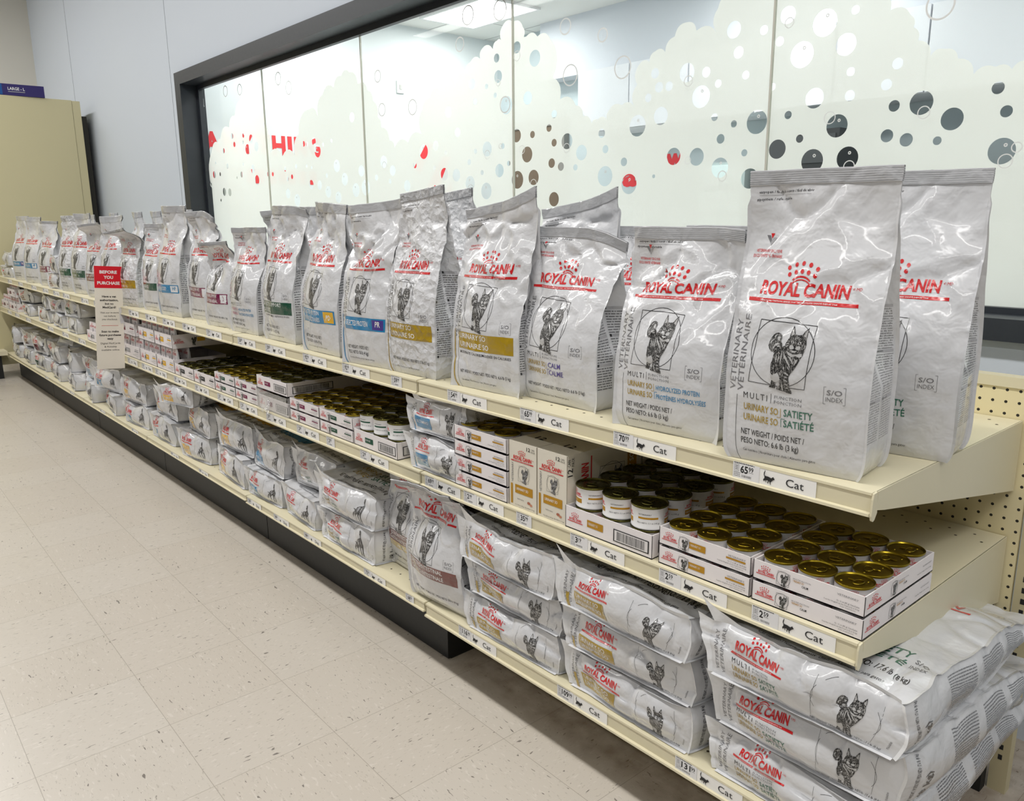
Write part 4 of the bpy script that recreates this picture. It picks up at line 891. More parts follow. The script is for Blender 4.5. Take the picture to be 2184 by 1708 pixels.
# ------------------------------------------------------------------ the big window
HOLES = [(-2.08,1.888,0.0167),(-2.072,1.818,0.0237),(-2.059,1.792,0.0125),(-2.24,1.811,0.0207),(-2.145,1.79,0.0102),(-2.091,1.75,0.0101),(-2.019,1.706,0.0313),(-2.22,1.74,0.013),(-2.147,1.547,0.0296),(-2.133,1.523,0.0184),(-2.07,1.458,0.0262),(-2.048,1.551,0.0109),(-2.224,1.543,0.0101),(-2.182,1.455,0.0101),(-2.267,1.502,0.0122),(-2.156,1.38,0.0338),(-2.264,1.415,0.031),(-2.248,1.39,0.0193),(-1.963,1.585,0.0251),(-2.446,1.461,0.027),(-2.359,1.453,0.0265),(-2.52,1.491,0.0101),(-2.432,1.551,0.0098),(-2.52,1.408,0.0087),(-2.599,1.567,0.0325),(-2.505,1.585,0.0212),(-2.344,1.629,0.019),(-2.406,1.718,0.0218),(-2.673,1.512,0.0148),(-2.936,1.542,0.0295),(-2.915,1.522,0.0194),(-2.86,1.497,0.0246),(-3.147,1.51,0.0283),(-3.007,1.471,0.0143),(-2.886,1.448,0.0117),(-2.741,1.422,0.0265),(-3.112,1.427,0.039),(-3.209,1.418,0.0348),(-3.214,1.773,0.0238),(-3.393,1.547,0.032),(-3.499,1.418,0.0305),(-3.592,1.457,0.0247),(-3.688,1.463,0.025),(-3.868,1.383,0.0353),(-3.979,1.424,0.0283),(-3.317,1.476,0.0319),(-3.393,1.387,0.0301),(-3.507,1.503,0.0121),(-3.435,1.677,0.01),(-3.629,1.687,0.0215),(-3.528,1.665,0.0102),(-3.748,1.684,0.015),(-3.709,1.68,0.0131),(-3.593,1.635,0.0328),(-3.729,1.565,0.0089),(-3.672,1.553,0.0079),(-3.855,1.569,0.0127),(-3.996,1.561,0.013),(-4.164,1.541,0.0124),(-4.233,1.544,0.0116),(-3.972,1.505,0.014),(-3.915,1.515,0.0129),(-4.438,1.583,0.0278),(-4.495,1.705,0.0316),(-4.365,1.713,0.029),(-4.434,1.762,0.0272),(-4.557,1.751,0.0119),(-4.691,1.749,0.0162),(-4.717,1.802,0.0181),(-4.544,1.792,0.0138),(-4.872,1.722,0.0166),(-4.578,1.621,0.0101),(-4.83,1.622,0.0167),(-5.023,1.654,0.0086),(-5.064,1.58,0.0239),(-4.691,1.544,0.0083),(-4.616,1.56,0.0184),(-4.389,1.516,0.0298),(-4.916,1.462,0.0258),(-4.827,1.456,0.0255),(-4.962,1.578,0.0128),(-5.22,1.562,0.0133),(-5.196,1.508,0.0122),(-5.139,1.516,0.0132),(-5.19,1.429,0.0224),(-4.986,1.409,0.0098),(-0.695,1.777,0.0351),(-0.757,1.705,0.035),(-0.63,1.712,0.0286),(-0.808,1.817,0.0235),(-0.796,1.793,0.014),(-0.984,1.808,0.0242),(-0.882,1.79,0.0131),(-0.829,1.751,0.0129),(-0.964,1.742,0.0169),(-0.611,1.794,0.0113),(-1.15,1.71,0.0287),(-1.135,1.682,0.0165),(-1.077,1.702,0.0155),(-1.278,1.725,0.0164),(-1.26,1.68,0.0164),(-1.219,1.678,0.0147),(-1.304,1.652,0.0136),(-1.031,1.663,0.0119),(-0.935,1.675,0.0122),(-1.093,1.632,0.0336),(-0.844,1.631,0.0106),(-0.71,1.585,0.0275),(-0.608,1.58,0.0142),(-0.611,1.641,0.0116),(-0.511,1.596,0.0143),(-0.487,1.644,0.0141),(-0.486,1.541,0.0143),(-0.418,1.541,0.0291),(-0.405,1.516,0.0157),(-0.655,1.527,0.0165),(-0.638,1.505,0.0304),(-0.747,1.48,0.0112),(-0.704,1.416,0.0328),(-0.601,1.418,0.0305),(-0.589,1.395,0.0159),(-0.498,1.468,0.0164),(-0.447,1.454,0.0167),(-0.37,1.446,0.0105),(-0.34,1.495,0.0268),(-0.244,1.556,0.0141),(-0.22,1.501,0.0136),(-0.22,1.411,0.0305),(-0.206,1.387,0.0166),(-0.375,1.366,0.0107),(-0.816,1.456,0.0271),(-0.889,1.538,0.0341),(-1.249,1.59,0.0286),(-1.347,1.568,0.0349),(-1.039,1.566,0.0114),(-0.968,1.54,0.0105),(-1.013,1.5,0.0143),(-1.1,1.452,0.0273),(-1.191,1.459,0.0272),(-1.126,1.442,0.0119),(-1.011,1.414,0.0304),(-0.993,1.388,0.0159),(-1.404,1.454,0.0144),(-1.271,1.4,0.0062),(-1.379,1.379,0.0339),(-1.491,1.41,0.0347),(-1.491,1.502,0.0139),(-1.51,1.557,0.0154),(-1.608,1.498,0.0269),(-1.683,1.543,0.0281),(-1.674,1.518,0.017),(-1.751,1.645,0.0145),(-1.779,1.598,0.0138),(-1.751,1.543,0.0138),(-1.871,1.582,0.0133),(-2.048,1.552,0.0111),(-1.902,1.51,0.0298),(-1.92,1.529,0.0163),(-1.764,1.47,0.0175),(-1.96,1.417,0.0343),(-1.865,1.422,0.029),(-1.854,1.397,0.0181),(-1.751,1.337,0.0267),(-2.012,1.483,0.0102),(-1.714,1.455,0.0156),(-1.638,1.448,0.0111),(-1.959,1.909,0.0216),(-1.946,1.875,0.019),(-1.857,1.855,0.0297),(-2.023,1.705,0.0343),(-1.898,1.718,0.0245),(-0.788,1.548,0.0112),(-0.903,1.377,0.0296),(-0.926,1.453,0.0105)]
RINGS = [(-4.739,2.075,0.0333),(-4.52,2.059,0.0323),(-3.864,1.99,0.0363),(-2.941,1.931,0.028),(-2.66,1.763,0.0342),(-2.245,2.073,0.0375),(-2.044,2.056,0.0389),(-2.302,1.972,0.0289),(-5.24,1.939,0.0213),(-5.203,1.876,0.0214),(-2.916,1.778,0.03),(-3.986,2.054,0.035),(-1.658,1.768,0.0368),(-1.409,1.76,0.0368),(-1.684,1.935,0.0281),(-0.391,1.763,0.0343),(-1.503,1.877,0.0232),(-0.185,1.417,0.012)]
CONT = [(-5.3,1.491),(-5.253,1.614),(-5.138,1.646),(-5.071,1.735),(-4.958,1.781),(-4.911,1.799),(-4.754,1.858),(-4.652,1.92),(-4.47,1.995),(-4.384,1.933),(-4.255,1.92),(-4.236,1.832),(-4.182,1.771),(-4.183,1.662),(-4.022,1.633),(-3.862,1.632),(-3.805,1.74),(-3.66,1.858),(-3.57,1.815),(-3.502,1.917),(-3.383,1.936),(-3.301,1.982),(-3.217,1.987),(-3.142,1.923),(-3.051,1.881),(-3.01,1.83),(-2.971,1.75),(-2.945,1.701),(-2.876,1.635),(-2.835,1.601),(-2.721,1.616),(-2.612,1.644),(-2.599,1.75),(-2.539,1.792),(-2.462,1.825),(-2.424,1.854),(-2.354,1.825),(-2.284,1.862),(-2.249,1.896),(-2.183,1.9),(-2.171,1.936),(-2.103,1.925),(-2.076,1.952),(-2.051,1.948),(-2.04,2.001),(-1.981,2.003),(-1.923,1.975),(-1.919,1.939),(-1.904,1.939),(-1.843,1.929),(-1.772,1.909),(-1.758,1.774),(-1.72,1.694),(-1.639,1.664),(-1.602,1.624),(-1.56,1.595),(-1.531,1.605),(-1.485,1.6),(-1.48,1.628),(-1.419,1.641),(-1.365,1.632),(-1.352,1.699),(-1.349,1.759),(-1.303,1.764),(-1.279,1.793),(-1.239,1.784),(-1.203,1.825),(-1.158,1.859),(-1.12,1.828),(-1.044,1.809),(-1.043,1.88),(-1.011,1.907),(-0.537,1.814),(-0.518,1.776),(-0.465,1.755),(-0.456,1.725),(-0.441,1.692),(-0.407,1.65),(-0.375,1.662),(-0.341,1.635),(-0.302,1.594),(-0.255,1.604),(-0.219,1.594),(-0.185,1.608)]
win = tag(empty('window_1', (0, 0, 0)), kind='structure')
g = Geo(); c = rgb(47, 50, 54)
g.box((-5.262, .868, 2.158), (2.5, 1.03, 2.236)); g.box((-5.262, .868, .978), (-5.165, 1.03, 2.158)); g.box((-5.165, .868, .978), (2.5, 1.03, 1.030))
g.obj('window_frame', [FRAME], win)
g = Geo(); g.box((-5.165, .975, 2.13), (2.5, 1.0, 2.158)); g.box((-5.165, .975, 1.03), (-5.13, 1.0, 2.13)); g.box((-5.13, .975, 1.03), (2.5, 1.0, 1.045)); g.obj('glazing_bead', [FRAME], win)
def glass_mat():
    m, nt, b = nm('clear_glass'); out = nt.nodes['Material Output']; L = nt.links.new
    tr = N(nt, 'ShaderNodeBsdfTransparent'); tr.inputs[0].default_value = (.96, .98, .97, 1); gl = N(nt, 'ShaderNodeBsdfGlossy'); gl.inputs['Roughness'].default_value = .02
    lw = N(nt, 'ShaderNodeLayerWeight'); lw.inputs[0].default_value = .5; pw = N(nt, 'ShaderNodeMath', operation='POWER'); pw.inputs[1].default_value = 5; L(lw.outputs['Facing'], pw.inputs[0]); fz = N(nt, 'ShaderNodeMath', operation='MULTIPLY_ADD'); fz.inputs[1].default_value = .25; fz.inputs[2].default_value = .012; L(pw.outputs[0], fz.inputs[0]); mx = N(nt, 'ShaderNodeMixShader'); L(fz.outputs[0], mx.inputs[0]); L(tr.outputs[0], mx.inputs[1]); L(gl.outputs[0], mx.inputs[2]); L(mx.outputs[0], out.inputs[0]); nt.nodes.remove(b); return m
GLASS = glass_mat()
seams = [-5.13, -4.206, -3.093, -1.975, -.846, .28, 1.4, 2.5]
for a, b in zip(seams[:-1], seams[1:]):
    g = Geo(); g.box((a+.003, 1.0, 1.03), (b-.003, 1.006, 2.158)); g.obj('glass_pane', [GLASS], win)
for a in seams[1:-1]:
    g = Geo(); g.box((a-.0025, .9985, 1.03), (a+.0025, 1.0075, 2.158), rgb(205, 203, 192)); g.obj('pane_joint', [PAPER], win)
def film_mat():
    m, nt, b = nm('frosted_film'); out = nt.nodes['Material Output']; L = nt.links.new; nt.nodes.remove(b)
    tc = N(nt, 'ShaderNodeTexCoord'); no = N(nt, 'ShaderNodeTexNoise'); no.inputs['Scale'].default_value = 3; L(tc.outputs['Object'], no.inputs['Vector'])
    cr = N(nt, 'ShaderNodeMix', data_type='RGBA'); cr.inputs['A'].default_value = (.96, .95, .905, 1); cr.inputs['B'].default_value = (.975, .97, .93, 1); L(no.outputs['Fac'], cr.inputs['Factor'])
    tl = N(nt, 'ShaderNodeBsdfTranslucent'); df = N(nt, 'ShaderNodeBsdfDiffuse'); tr = N(nt, 'ShaderNodeBsdfTransparent')
    L(cr.outputs['Result'], tl.inputs[0]); L(cr.outputs['Result'], df.inputs[0])
    a = N(nt, 'ShaderNodeMixShader'); a.inputs[0].default_value = .35; L(tl.outputs[0], a.inputs[1]); L(df.outputs[0], a.inputs[2])
    e = N(nt, 'ShaderNodeMixShader'); e.inputs[0].default_value = .07; L(a.outputs[0], e.inputs[1]); L(tr.outputs[0], e.inputs[2]); L(e.outputs[0], out.inputs[0]); return m
def film():
    cu = bpy.data.curves.new('film_outline', 'CURVE'); cu.dimensions = '2D'; cu.fill_mode = 'BOTH'
    pts = [(-5.128, 1.032)]
    C = [(-5.128, CONT[0][1])]+[q for q in CONT if q[0] > -5.12]+[(1.4, 1.95), (2.49, 2.0)]
    C = [(x, min(z, 2.155)) for x, z in C]
    for (x0, z0), (x1, z1) in zip(C[:-1], C[1:]):
        d = math.hypot(x1-x0, z1-z0); n = 5 if d > .02 else 1
        for k in range(n):
            t = k/n; b = .22*d*4*t*(1-t); nx, nz = -(z1-z0)/max(d, 1e-6), (x1-x0)/max(d, 1e-6)
            pts.append((x0+(x1-x0)*t+nx*b, min(z0+(z1-z0)*t+nz*b, 2.156)))
    pts += [C[-1], (2.49, 1.032)]
    def spl(P):
        s = cu.splines.new('POLY'); s.points.add(len(P)-1)
        for q, (x, z) in zip(s.points, P): q.co = (x, z, 0, 1)
        s.use_cyclic_u = True
    spl(pts)
    kept = []; rings = []
    for x, z, r in sorted(HOLES, key=lambda q: -q[2]):
        if any(math.hypot(x-a, z-b) < r+c+.004 for a, b, c in kept): rings.append((x, z, r)); continue
        kept.append((x, z, r)); spl([(x+r*math.cos(t), z+r*math.sin(t)) for t in np.linspace(0, 2*math.pi, 25)[:-1]])
    o = bpy.data.objects.new('film_outline', cu); me = bpy.data.meshes.new_from_object(o)
    me.transform(Matrix.Rotation(math.pi/2, 4, 'X')); me.transform(Matrix.Translation((0, 1.0085, 0)))
    bpy.data.objects.remove(o); bpy.data.curves.remove(cu)
    me.materials.clear(); me.materials.append(film_mat()); f = bpy.data.objects.new('frosted_film', me); COL.objects.link(f); f.parent = win
    g = Geo()
    for x, z, r in RINGS+rings+[(x+r*.35, z+r*.42, r*.13) for x, z, r in kept if r > .03]:
        t = np.linspace(0, 2*math.pi, 29); wd = .004 if r > .02 else .0022
        g.grid(np.array([[(x+q*math.cos(a), .9975, z+q*math.sin(a)) for a in t] for q in (r-wd, r+wd*.2)]), rgb(232, 234, 232))
    g.obj('bubble_outlines', [PAPER], win)
film()

# ------------------------------------------------------------------ tall unit at the far end
t = tag(empty('end_gondola', (-7.36, 0, 0)), 'tall tan shelving end panel against the blue wall', 'shelving unit')
TANP = plain('tan_painted_steel', rgb(206, 198, 160), .42)
g = Geo(); g.box((-.30, -1.9, .10), (0, .735, 2.285)); g.obj('end_panel', [TANP], t)
g = Geo(); g.box((-.30, .738, 0), (-.004, .80, 2.282)); g.obj('upright_post', [TANP], t)
g = Geo(); g.box((-.5, .80, 0), (-.08, .86, 2.17), rgb(50, 48, 42)); g.obj('back_channel', [PAPER], t)
g = Geo(); g.box((0.0, -1.9, .2), (.16, -.02, .235), rgb(225, 218, 190)); g.box((0.02, -1.9, 0), (.10, -.06, .2), rgb(38, 38, 38)); g.obj('base_shelf', [PAPER], t)
g = Geo(); c1 = rgb(52, 44, 104); g.box((0, 0, 0), (.25, .46, .088), c1); g.box((.2502, 0, .003), (.2506, .16, .085), rgb(30, 84, 150))
p = flat_panel(g, (.2508, 0, 0), (0, 1, 0), (0, 0, 1), .46, .088); p.text('LARGE - L', .20, .042, .022, .12, TXT, .02); p.rect(.20, .026, .32, .032, LGREY, 1); p.rect(.02, .045, .12, .055, YELLOW, 1)
tag(g.obj('storage_box', [CARD], loc=(-7.62, .09, 2.286), rz=-.06), 'purple and blue flat box lying on top of the tall tan unit', 'box')

# ================================================================== THE SHELVING RUN
S = 1.219; YB = .655
LEV = ((.85, 'top'), (.597, 'middle'), (.21, 'bottom'))
ORD = ['first', 'second', 'third', 'fourth', 'fifth', 'sixth']
def peg_mat():
    m, nt, b = nm('cream_pegboard'); L = nt.links.new; tc = N(nt, 'ShaderNodeTexCoord'); sc = N(nt, 'ShaderNodeVectorMath', operation='SCALE'); sc.inputs['Scale'].default_value = 1/.0249; L(tc.outputs['Object'], sc.inputs[0])
    fr = N(nt, 'ShaderNodeVectorMath', operation='FRACTION'); L(sc.outputs[0], fr.inputs[0]); sp = N(nt, 'ShaderNodeSeparateXYZ'); L(fr.outputs[0], sp.inputs[0]); cb = N(nt, 'ShaderNodeCombineXYZ'); L(sp.outputs[0], cb.inputs[0]); L(sp.outputs[2], cb.inputs[1])
    ds = N(nt, 'ShaderNodeVectorMath', operation='DISTANCE'); ds.inputs[1].default_value = (.5, .5, 0); L(cb.outputs[0], ds.inputs[0]); lt = N(nt, 'ShaderNodeMath', operation='LESS_THAN'); lt.inputs[1].default_value = .125; L(ds.outputs['Value'], lt.inputs[0])
    mx = N(nt, 'ShaderNodeMix', data_type='RGBA'); mx.inputs['A'].default_value = (*rgb(232, 220, 178), 1); mx.inputs['B'].default_value = (.015, .013, .01, 1); L(lt.outputs[0], mx.inputs['Factor']); L(mx.outputs['Result'], b.inputs['Base Color']); b.inputs['Roughness'].default_value = .45; return m
PEG = peg_mat()
DOTS = rgb(60, 52, 36)
for k in range(6):
    xr = -S*k; xl = -S*(k+1)
    o = tag(empty('pegboard_back', (xr, YB, 0)), 'cream pegboard back panel of the %s shelf section from the right end' % ORD[k], 'pegboard', 'pegboard backs of the shelving run')
    g = Geo(); g.box((-S+.02, .0, .06), (.02 if k == 0 else -.02, .012, .915)); g.obj('perforated_sheet', [PEG], o)
    g = Geo(); g.box((-S+.002, -.004, .915), (.06 if k == 0 else -.002, .03, .937)); g.obj('top_trim', [STEEL], o)
    for z, lv in LEV:
        t = tag(empty('gondola_shelf', (xl, 0, z)), 'cream steel %s shelf of the %s section from the right end' % (lv, ORD[k]), 'shelf', 'cream shelves of the run')
        g = Geo(); g.box((.002, .0, -.018), (S-.002, YB-.003, 0), STEELC)
        for n in range(23):
            for yy in (.045, YB-.04, YB-.075):
                x = .05+n*.0508+(0.0254 if yy > .3 and yy < YB-.05 else 0)
                if x < S-.02 and k < 3: g.lathe([(.0032, .0003), (0.00001, .0003)], 8, DOTS, c=(x, yy, 0))
        g.obj('shelf_deck', [PAPER], t)
        g = Geo()   # price rail: rolled channel with a shallow slot
        prof = [(0, 0), (-.008, -.001), (-.0085, -.005), (-.0065, -.0055), (-.0065, -.0325), (-.0125, -.034), (-.013, -.0385), (0, -.040)]
        if lv == 'bottom' and k > 0: q = .72 if k == 1 else .58; prof = [(y, zz*q) for y, zz in prof]
        V = np.array([[(x, y, zz) for y, zz in prof] for x in (.003, S-.003)]); g.grid(V, smooth=False, flip=True); 
        g.prism(prof, 0, .0025, .0045); g.prism(prof, 0, S-.0045, S-.0025); g.obj('price_rail', [STEEL], t)
        if lv != 'bottom':
            for x0 in ((.001, S-.0045) if k else (.001, S-.003)):
                g = Geo(); g.prism([(.004, 0), (.004, -.03), (.03, -.036), (YB-.005, -.150), (YB-.005, 0)], 0, x0, x0+.003); g.obj('side_bracket', [STEEL], t)
        if k == 0:
            g = Geo(); g.prism([(.0, .0006), (-.011, -.001), (-.0135, -.010), (-.0145, -.036), (-.0125, -.043), (-.008, -.046), (-.003, -.044), (.004, -.034)], 0, S-.0022, S+.0008); g.obj('rail_end_cap', [STEEL], t)
    if k > 0:
        t = tag(empty('kick_plate', (xl, .070, 0)), 'black kick plate under the %s shelf section from the right end' % ORD[k], 'kick plate', 'black kick plates')
        g = Geo(); g.box((.003, 0, .004), (S-.003, .012, .191)); g.obj('kick_face', [KICK], t)
        if k == 1: g = Geo(); g.box((S-.02, .012, .0), (S-.003, YB-.09, .188)); g.obj('kick_return', [KICK], t)
for k in range(7):
    g = Geo(); g.box((-.018, 0, 0), (.018, .03, .932), rgb(206, 196, 160))
    for n in range(34): g.box((-.004, -.0006, .08+n*.025), (.004, -.0001, .092+n*.025), INK)
    xx = .042 if k == 0 else -S*k+(.02 if k == 6 else 0)
    tag(g.obj('shelf_upright', [PAPER], loc=(xx, YB+.002, 0)), ('slotted cream shelf upright at the right end of the run' if k == 0 else 'slotted cream upright between shelf sections, number %s from the right end' % ['', 'two', 'three', 'four', 'five', 'six', 'seven'][k]), 'upright')
g = Geo(); g.box((-S+.01, YB-.03, 0), (0.02, YB+.0, .10)); tag(g.obj('base_beam', [DARK]), 'dark base beam under the open right end of the shelving', 'beam')

# labels in the rails
def put_label(x, z, price, what, lab):
    o = price_label(price, what); o.location = (x, -.0080, z-.034)
    if z < .3 and x < -1.22: q = .80 if x > -2.43 else .68; o.scale = (q, 1, q); o.location = (x, -.0085, z-.004-.030*q)
    tag(o, lab, 'price label', 'paper price labels in the shelf rails'); return o
NEARL = [
 (-.249, .85, '65.99', 'Cat', 'shelf price label reading 65.99 Cat at the right end of the top shelf'), (-.528, .85, '70.99', 'Cat', 'shelf price label reading 70.99 Cat below the hydrolyzed protein bag'),
 (-.810, .85, '65.99', 'Cat', 'shelf price label reading 65.99 Cat below the calm bag'), (-1.085, .85, '54.99', 'Cat', 'shelf price label reading 54.99 Cat on the top shelf'),
 (-1.345, .85, '59.99', None, 'small shelf price tag reading 59.99 without a cat sign'), (-1.614, .85, '92.99', 'Cat', 'shelf price label reading 92.99 below the selected protein PR bag'),
 (-1.868, .85, '92.99', 'Cat', 'shelf price label reading 92.99 below the yellow PD bag'), (-2.151, .85, '59.99', 'Cat', 'shelf price label reading 59.99 Cat below the dark green band bag'),
 (-2.390, .85, '50.99', 'Cat', 'shelf price label just left of the dark green band bag, top rail'), (-2.70, .85, '37.99', 'Cat', 'top rail price label below the maroon S bag'),
 (-2.97, .85, '50.99', 'Cat', 'top rail price label below the maroon A bag'), (-3.22, .85, '79.99', 'Cat', 'top rail price label below the blue HP bag'), (-3.46, .85, '50.99', 'Cat', 'top rail price label below the green balance bag'),
 (-3.72, .85, '59.99', 'Cat', 'top rail price label below the crinkled gold band bag near the red sign'), (-4.02, .85, '54.99', 'Dog', 'top rail price label just behind the red sign'),
 (-.195, .597, '2.59', 'Cat', 'shelf price label reading 2.59 Cat at the right end of the middle shelf'), (-.402, .597, '2.59', 'Cat', 'shelf price label reading 2.59 Cat below the second can tray from the right'),
 (-.647, .597, '3.19', 'Cat', 'shelf price label reading 3.19 Cat below the tray of tall cans'), (-.825, .597, '35.99', None, 'small price tag reading 35.99 below the twelve-can boxes'),
 (-1.027, .597, '2.99', 'Cat', 'shelf price label reading 2.99 Cat below the stack of four trays'), (-1.197, .597, '69.99', 'Cat', 'shelf price label reading 69.99 Cat below two small blue band bags'),
 (-1.534, .597, '2.89', 'Cat', 'shelf price label reading 2.89 Cat below the green barcode tray'), (-1.742, .597, '2.89', None, 'small price tag reading 2.89 on the middle rail'),
 (-1.948, .597, '2.89', 'Cat', 'shelf price label reading 2.89 Cat below the maroon can trays'), (-2.187, .597, '3.19', 'Cat', 'middle rail price label below the plastic-wrapped tray'),
 (-2.42, .597, '2.89', 'Cat', 'middle rail price label right of the fourth rail joint'), (-2.642, .597, '2.89', 'Cat', 'middle rail price label below the far green can trays'), (-2.89, .597, '3.19', 'Cat', 'middle rail price label below the black band can tray'),
 (-3.148, .597, '3.19', 'Cat', 'middle rail price label below the leftmost black band can tray'), (-3.40, .597, '3.19', 'Dog', 'middle rail price label below the food pouch trays'), (-3.60, .597, '3.19', 'Dog', 'middle rail price label below the second pouch trays'), (-3.83, .597, '3.19', 'Dog', 'middle rail price label just right of the red sign'),
 (-.345, .21, '131.99', 'Cat', 'shelf price label reading 131.99 Cat at the right end of the bottom shelf'), (-.685, .21, '109.99', 'Cat', 'shelf price label reading 109.99 Cat on the bottom rail'),
 (-1.062, .21, '116.99', 'Cat', 'shelf price label reading 116.99 Cat on the bottom rail'), (-1.315, .21, '68.99', None, 'small price tag reading 68.99 on the bottom rail'), (-1.548, .21, '72.99', 'Cat', 'shelf price label reading 72.99 Cat on the bottom rail'),
 (-1.95, .21, '98.99', 'Dog', 'first dog price label from the right on the bottom rail'), (-2.19, .21, '98.99', 'Dog', 'second dog price label from the right on the bottom rail'), (-2.425, .21, '78.99', 'Dog', 'third dog price label from the right on the bottom rail'),
 (-2.94, .21, '79.99', 'Dog', 'fourth dog price label from the right on the bottom rail'), (-3.30, .21, '99.99', 'Dog', 'fifth dog price label from the right on the bottom rail')]
for a in NEARL: put_label(*a)
SHN = {.85: 'top', .597: 'middle', .21: 'bottom'}
proto = price_label('54.99', 'Dog'); first = True
for z, xs in ((.85, (-4.35, -4.62, -5.05, -5.3, -5.6, -5.95, -6.4, -6.8)), (.597, (-4.3, -4.8, -5.2, -5.6, -6.3, -6.7, -7.0)), (.21, (-3.9, -4.5, -5.2, -5.9))):
    for i, x in enumerate(xs):
        o = proto if first else copy_tree(proto); first = False; o.location = (x, -.0080, z-.034)
        if z < .3: o.scale = (.68, 1, .68); o.location = (x, -.0085, z-.0245)
        tag(o, 'tiny price label in the %s rail, %s one left of the red sign' % (SHN[z], ['first', 'second', 'third', 'fourth', 'fifth', 'sixth', 'seventh', 'eighth'][i]), 'price label', 'paper price labels in the shelf rails')

# the aisle sign
g = Geo(); Ws, Hs = .130, .515; g.box((-.001, 0, 0), (.001, Ws, Hs), rgb(232, 226, 214)); p = flat_panel(g, (.0012, 0, 0), (0, 1, 0), (0, 0, 1), Ws, Hs)
p.rect(0, Hs*.79, Ws, Hs, rgb(214, 20, 40), 1)
for t_, y, h, wd in (('BEFORE', .93, .028, .62), ('YOU', .88, .028, .34), ('PURCHASE', .825, .028, .80)): p.text(t_, Ws/2-Ws*wd/2, Hs*y, Hs*h, Ws*wd, TXT, .04, 2, 0, 2)
for t_, y, h, wd, bo in (('Have a vet', .70, .019, .50, .03), ('authorization,', .665, .019, .66, .03), ('but no', .63, .019, .30, .03), ('MedCard?', .595, .019, .48, .03), ('Visit our in-store', .545, .017, .66, 0), ('vet before', .512, .017, .42, 0), ('you checkout.', .480, .017, .56, 0),
                        ('Scan to make', .36, .019, .62, .03), ('future purchases', .325, .019, .78, .03), ('easy', .29, .019, .22, .03), ('Digital MedCards', .245, .017, .70, 0), ('& Autoship', .212, .017, .44, 0), ('available online.', .18, .017, .66, 0)):
    p.text(t_, Ws/2-Ws*wd/2, Hs*y, Hs*h, Ws*wd, rgb(60, 56, 54), bo, 2, 0, 2)
p.rect(Ws*.2, Hs*.425, Ws*.8, Hs*.428, RED, 1)
sg = tag(g.obj('aisle_sign', [CARD]), 'tall red and cream sign reading BEFORE YOU PURCHASE clipped to the shelves', 'sign'); sg.location = (-3.85, -.150, .545); sg.rotation_euler = (math.radians(-4.5), 0, 0)
def clip_mat():
    m, nt, b = nm('clear_plastic'); b.inputs['Base Color'].default_value = (.8, .8, .85, 1); b.inputs['Alpha'].default_value = .45; b.inputs['Roughness'].default_value = .15; return m
g = Geo(); g.box((-.004, 0, 0), (-.0025, .05, .11)); g.box((-.004, .048, 0), (.010, .0495, .11)); g.box((.0035, 0.0, .02), (.0045, .018, .10)); 
tag(g.obj('sign_holder', [clip_mat()], loc=(-3.85, -.018, .745)), 'clear plastic clip holding the red and cream sign', 'sign holder')
# ================================================================== BAGS ON THE TOP SHELF
def place(o, x, y, z, yaw, lab, cat, group): o.location = (x, y, z); o.rotation_euler = (0, 0, math.radians(yaw)); return tag(o, lab, cat, group)
ZT = .8505
GT = 'stand-up pet food bags on the top shelf'
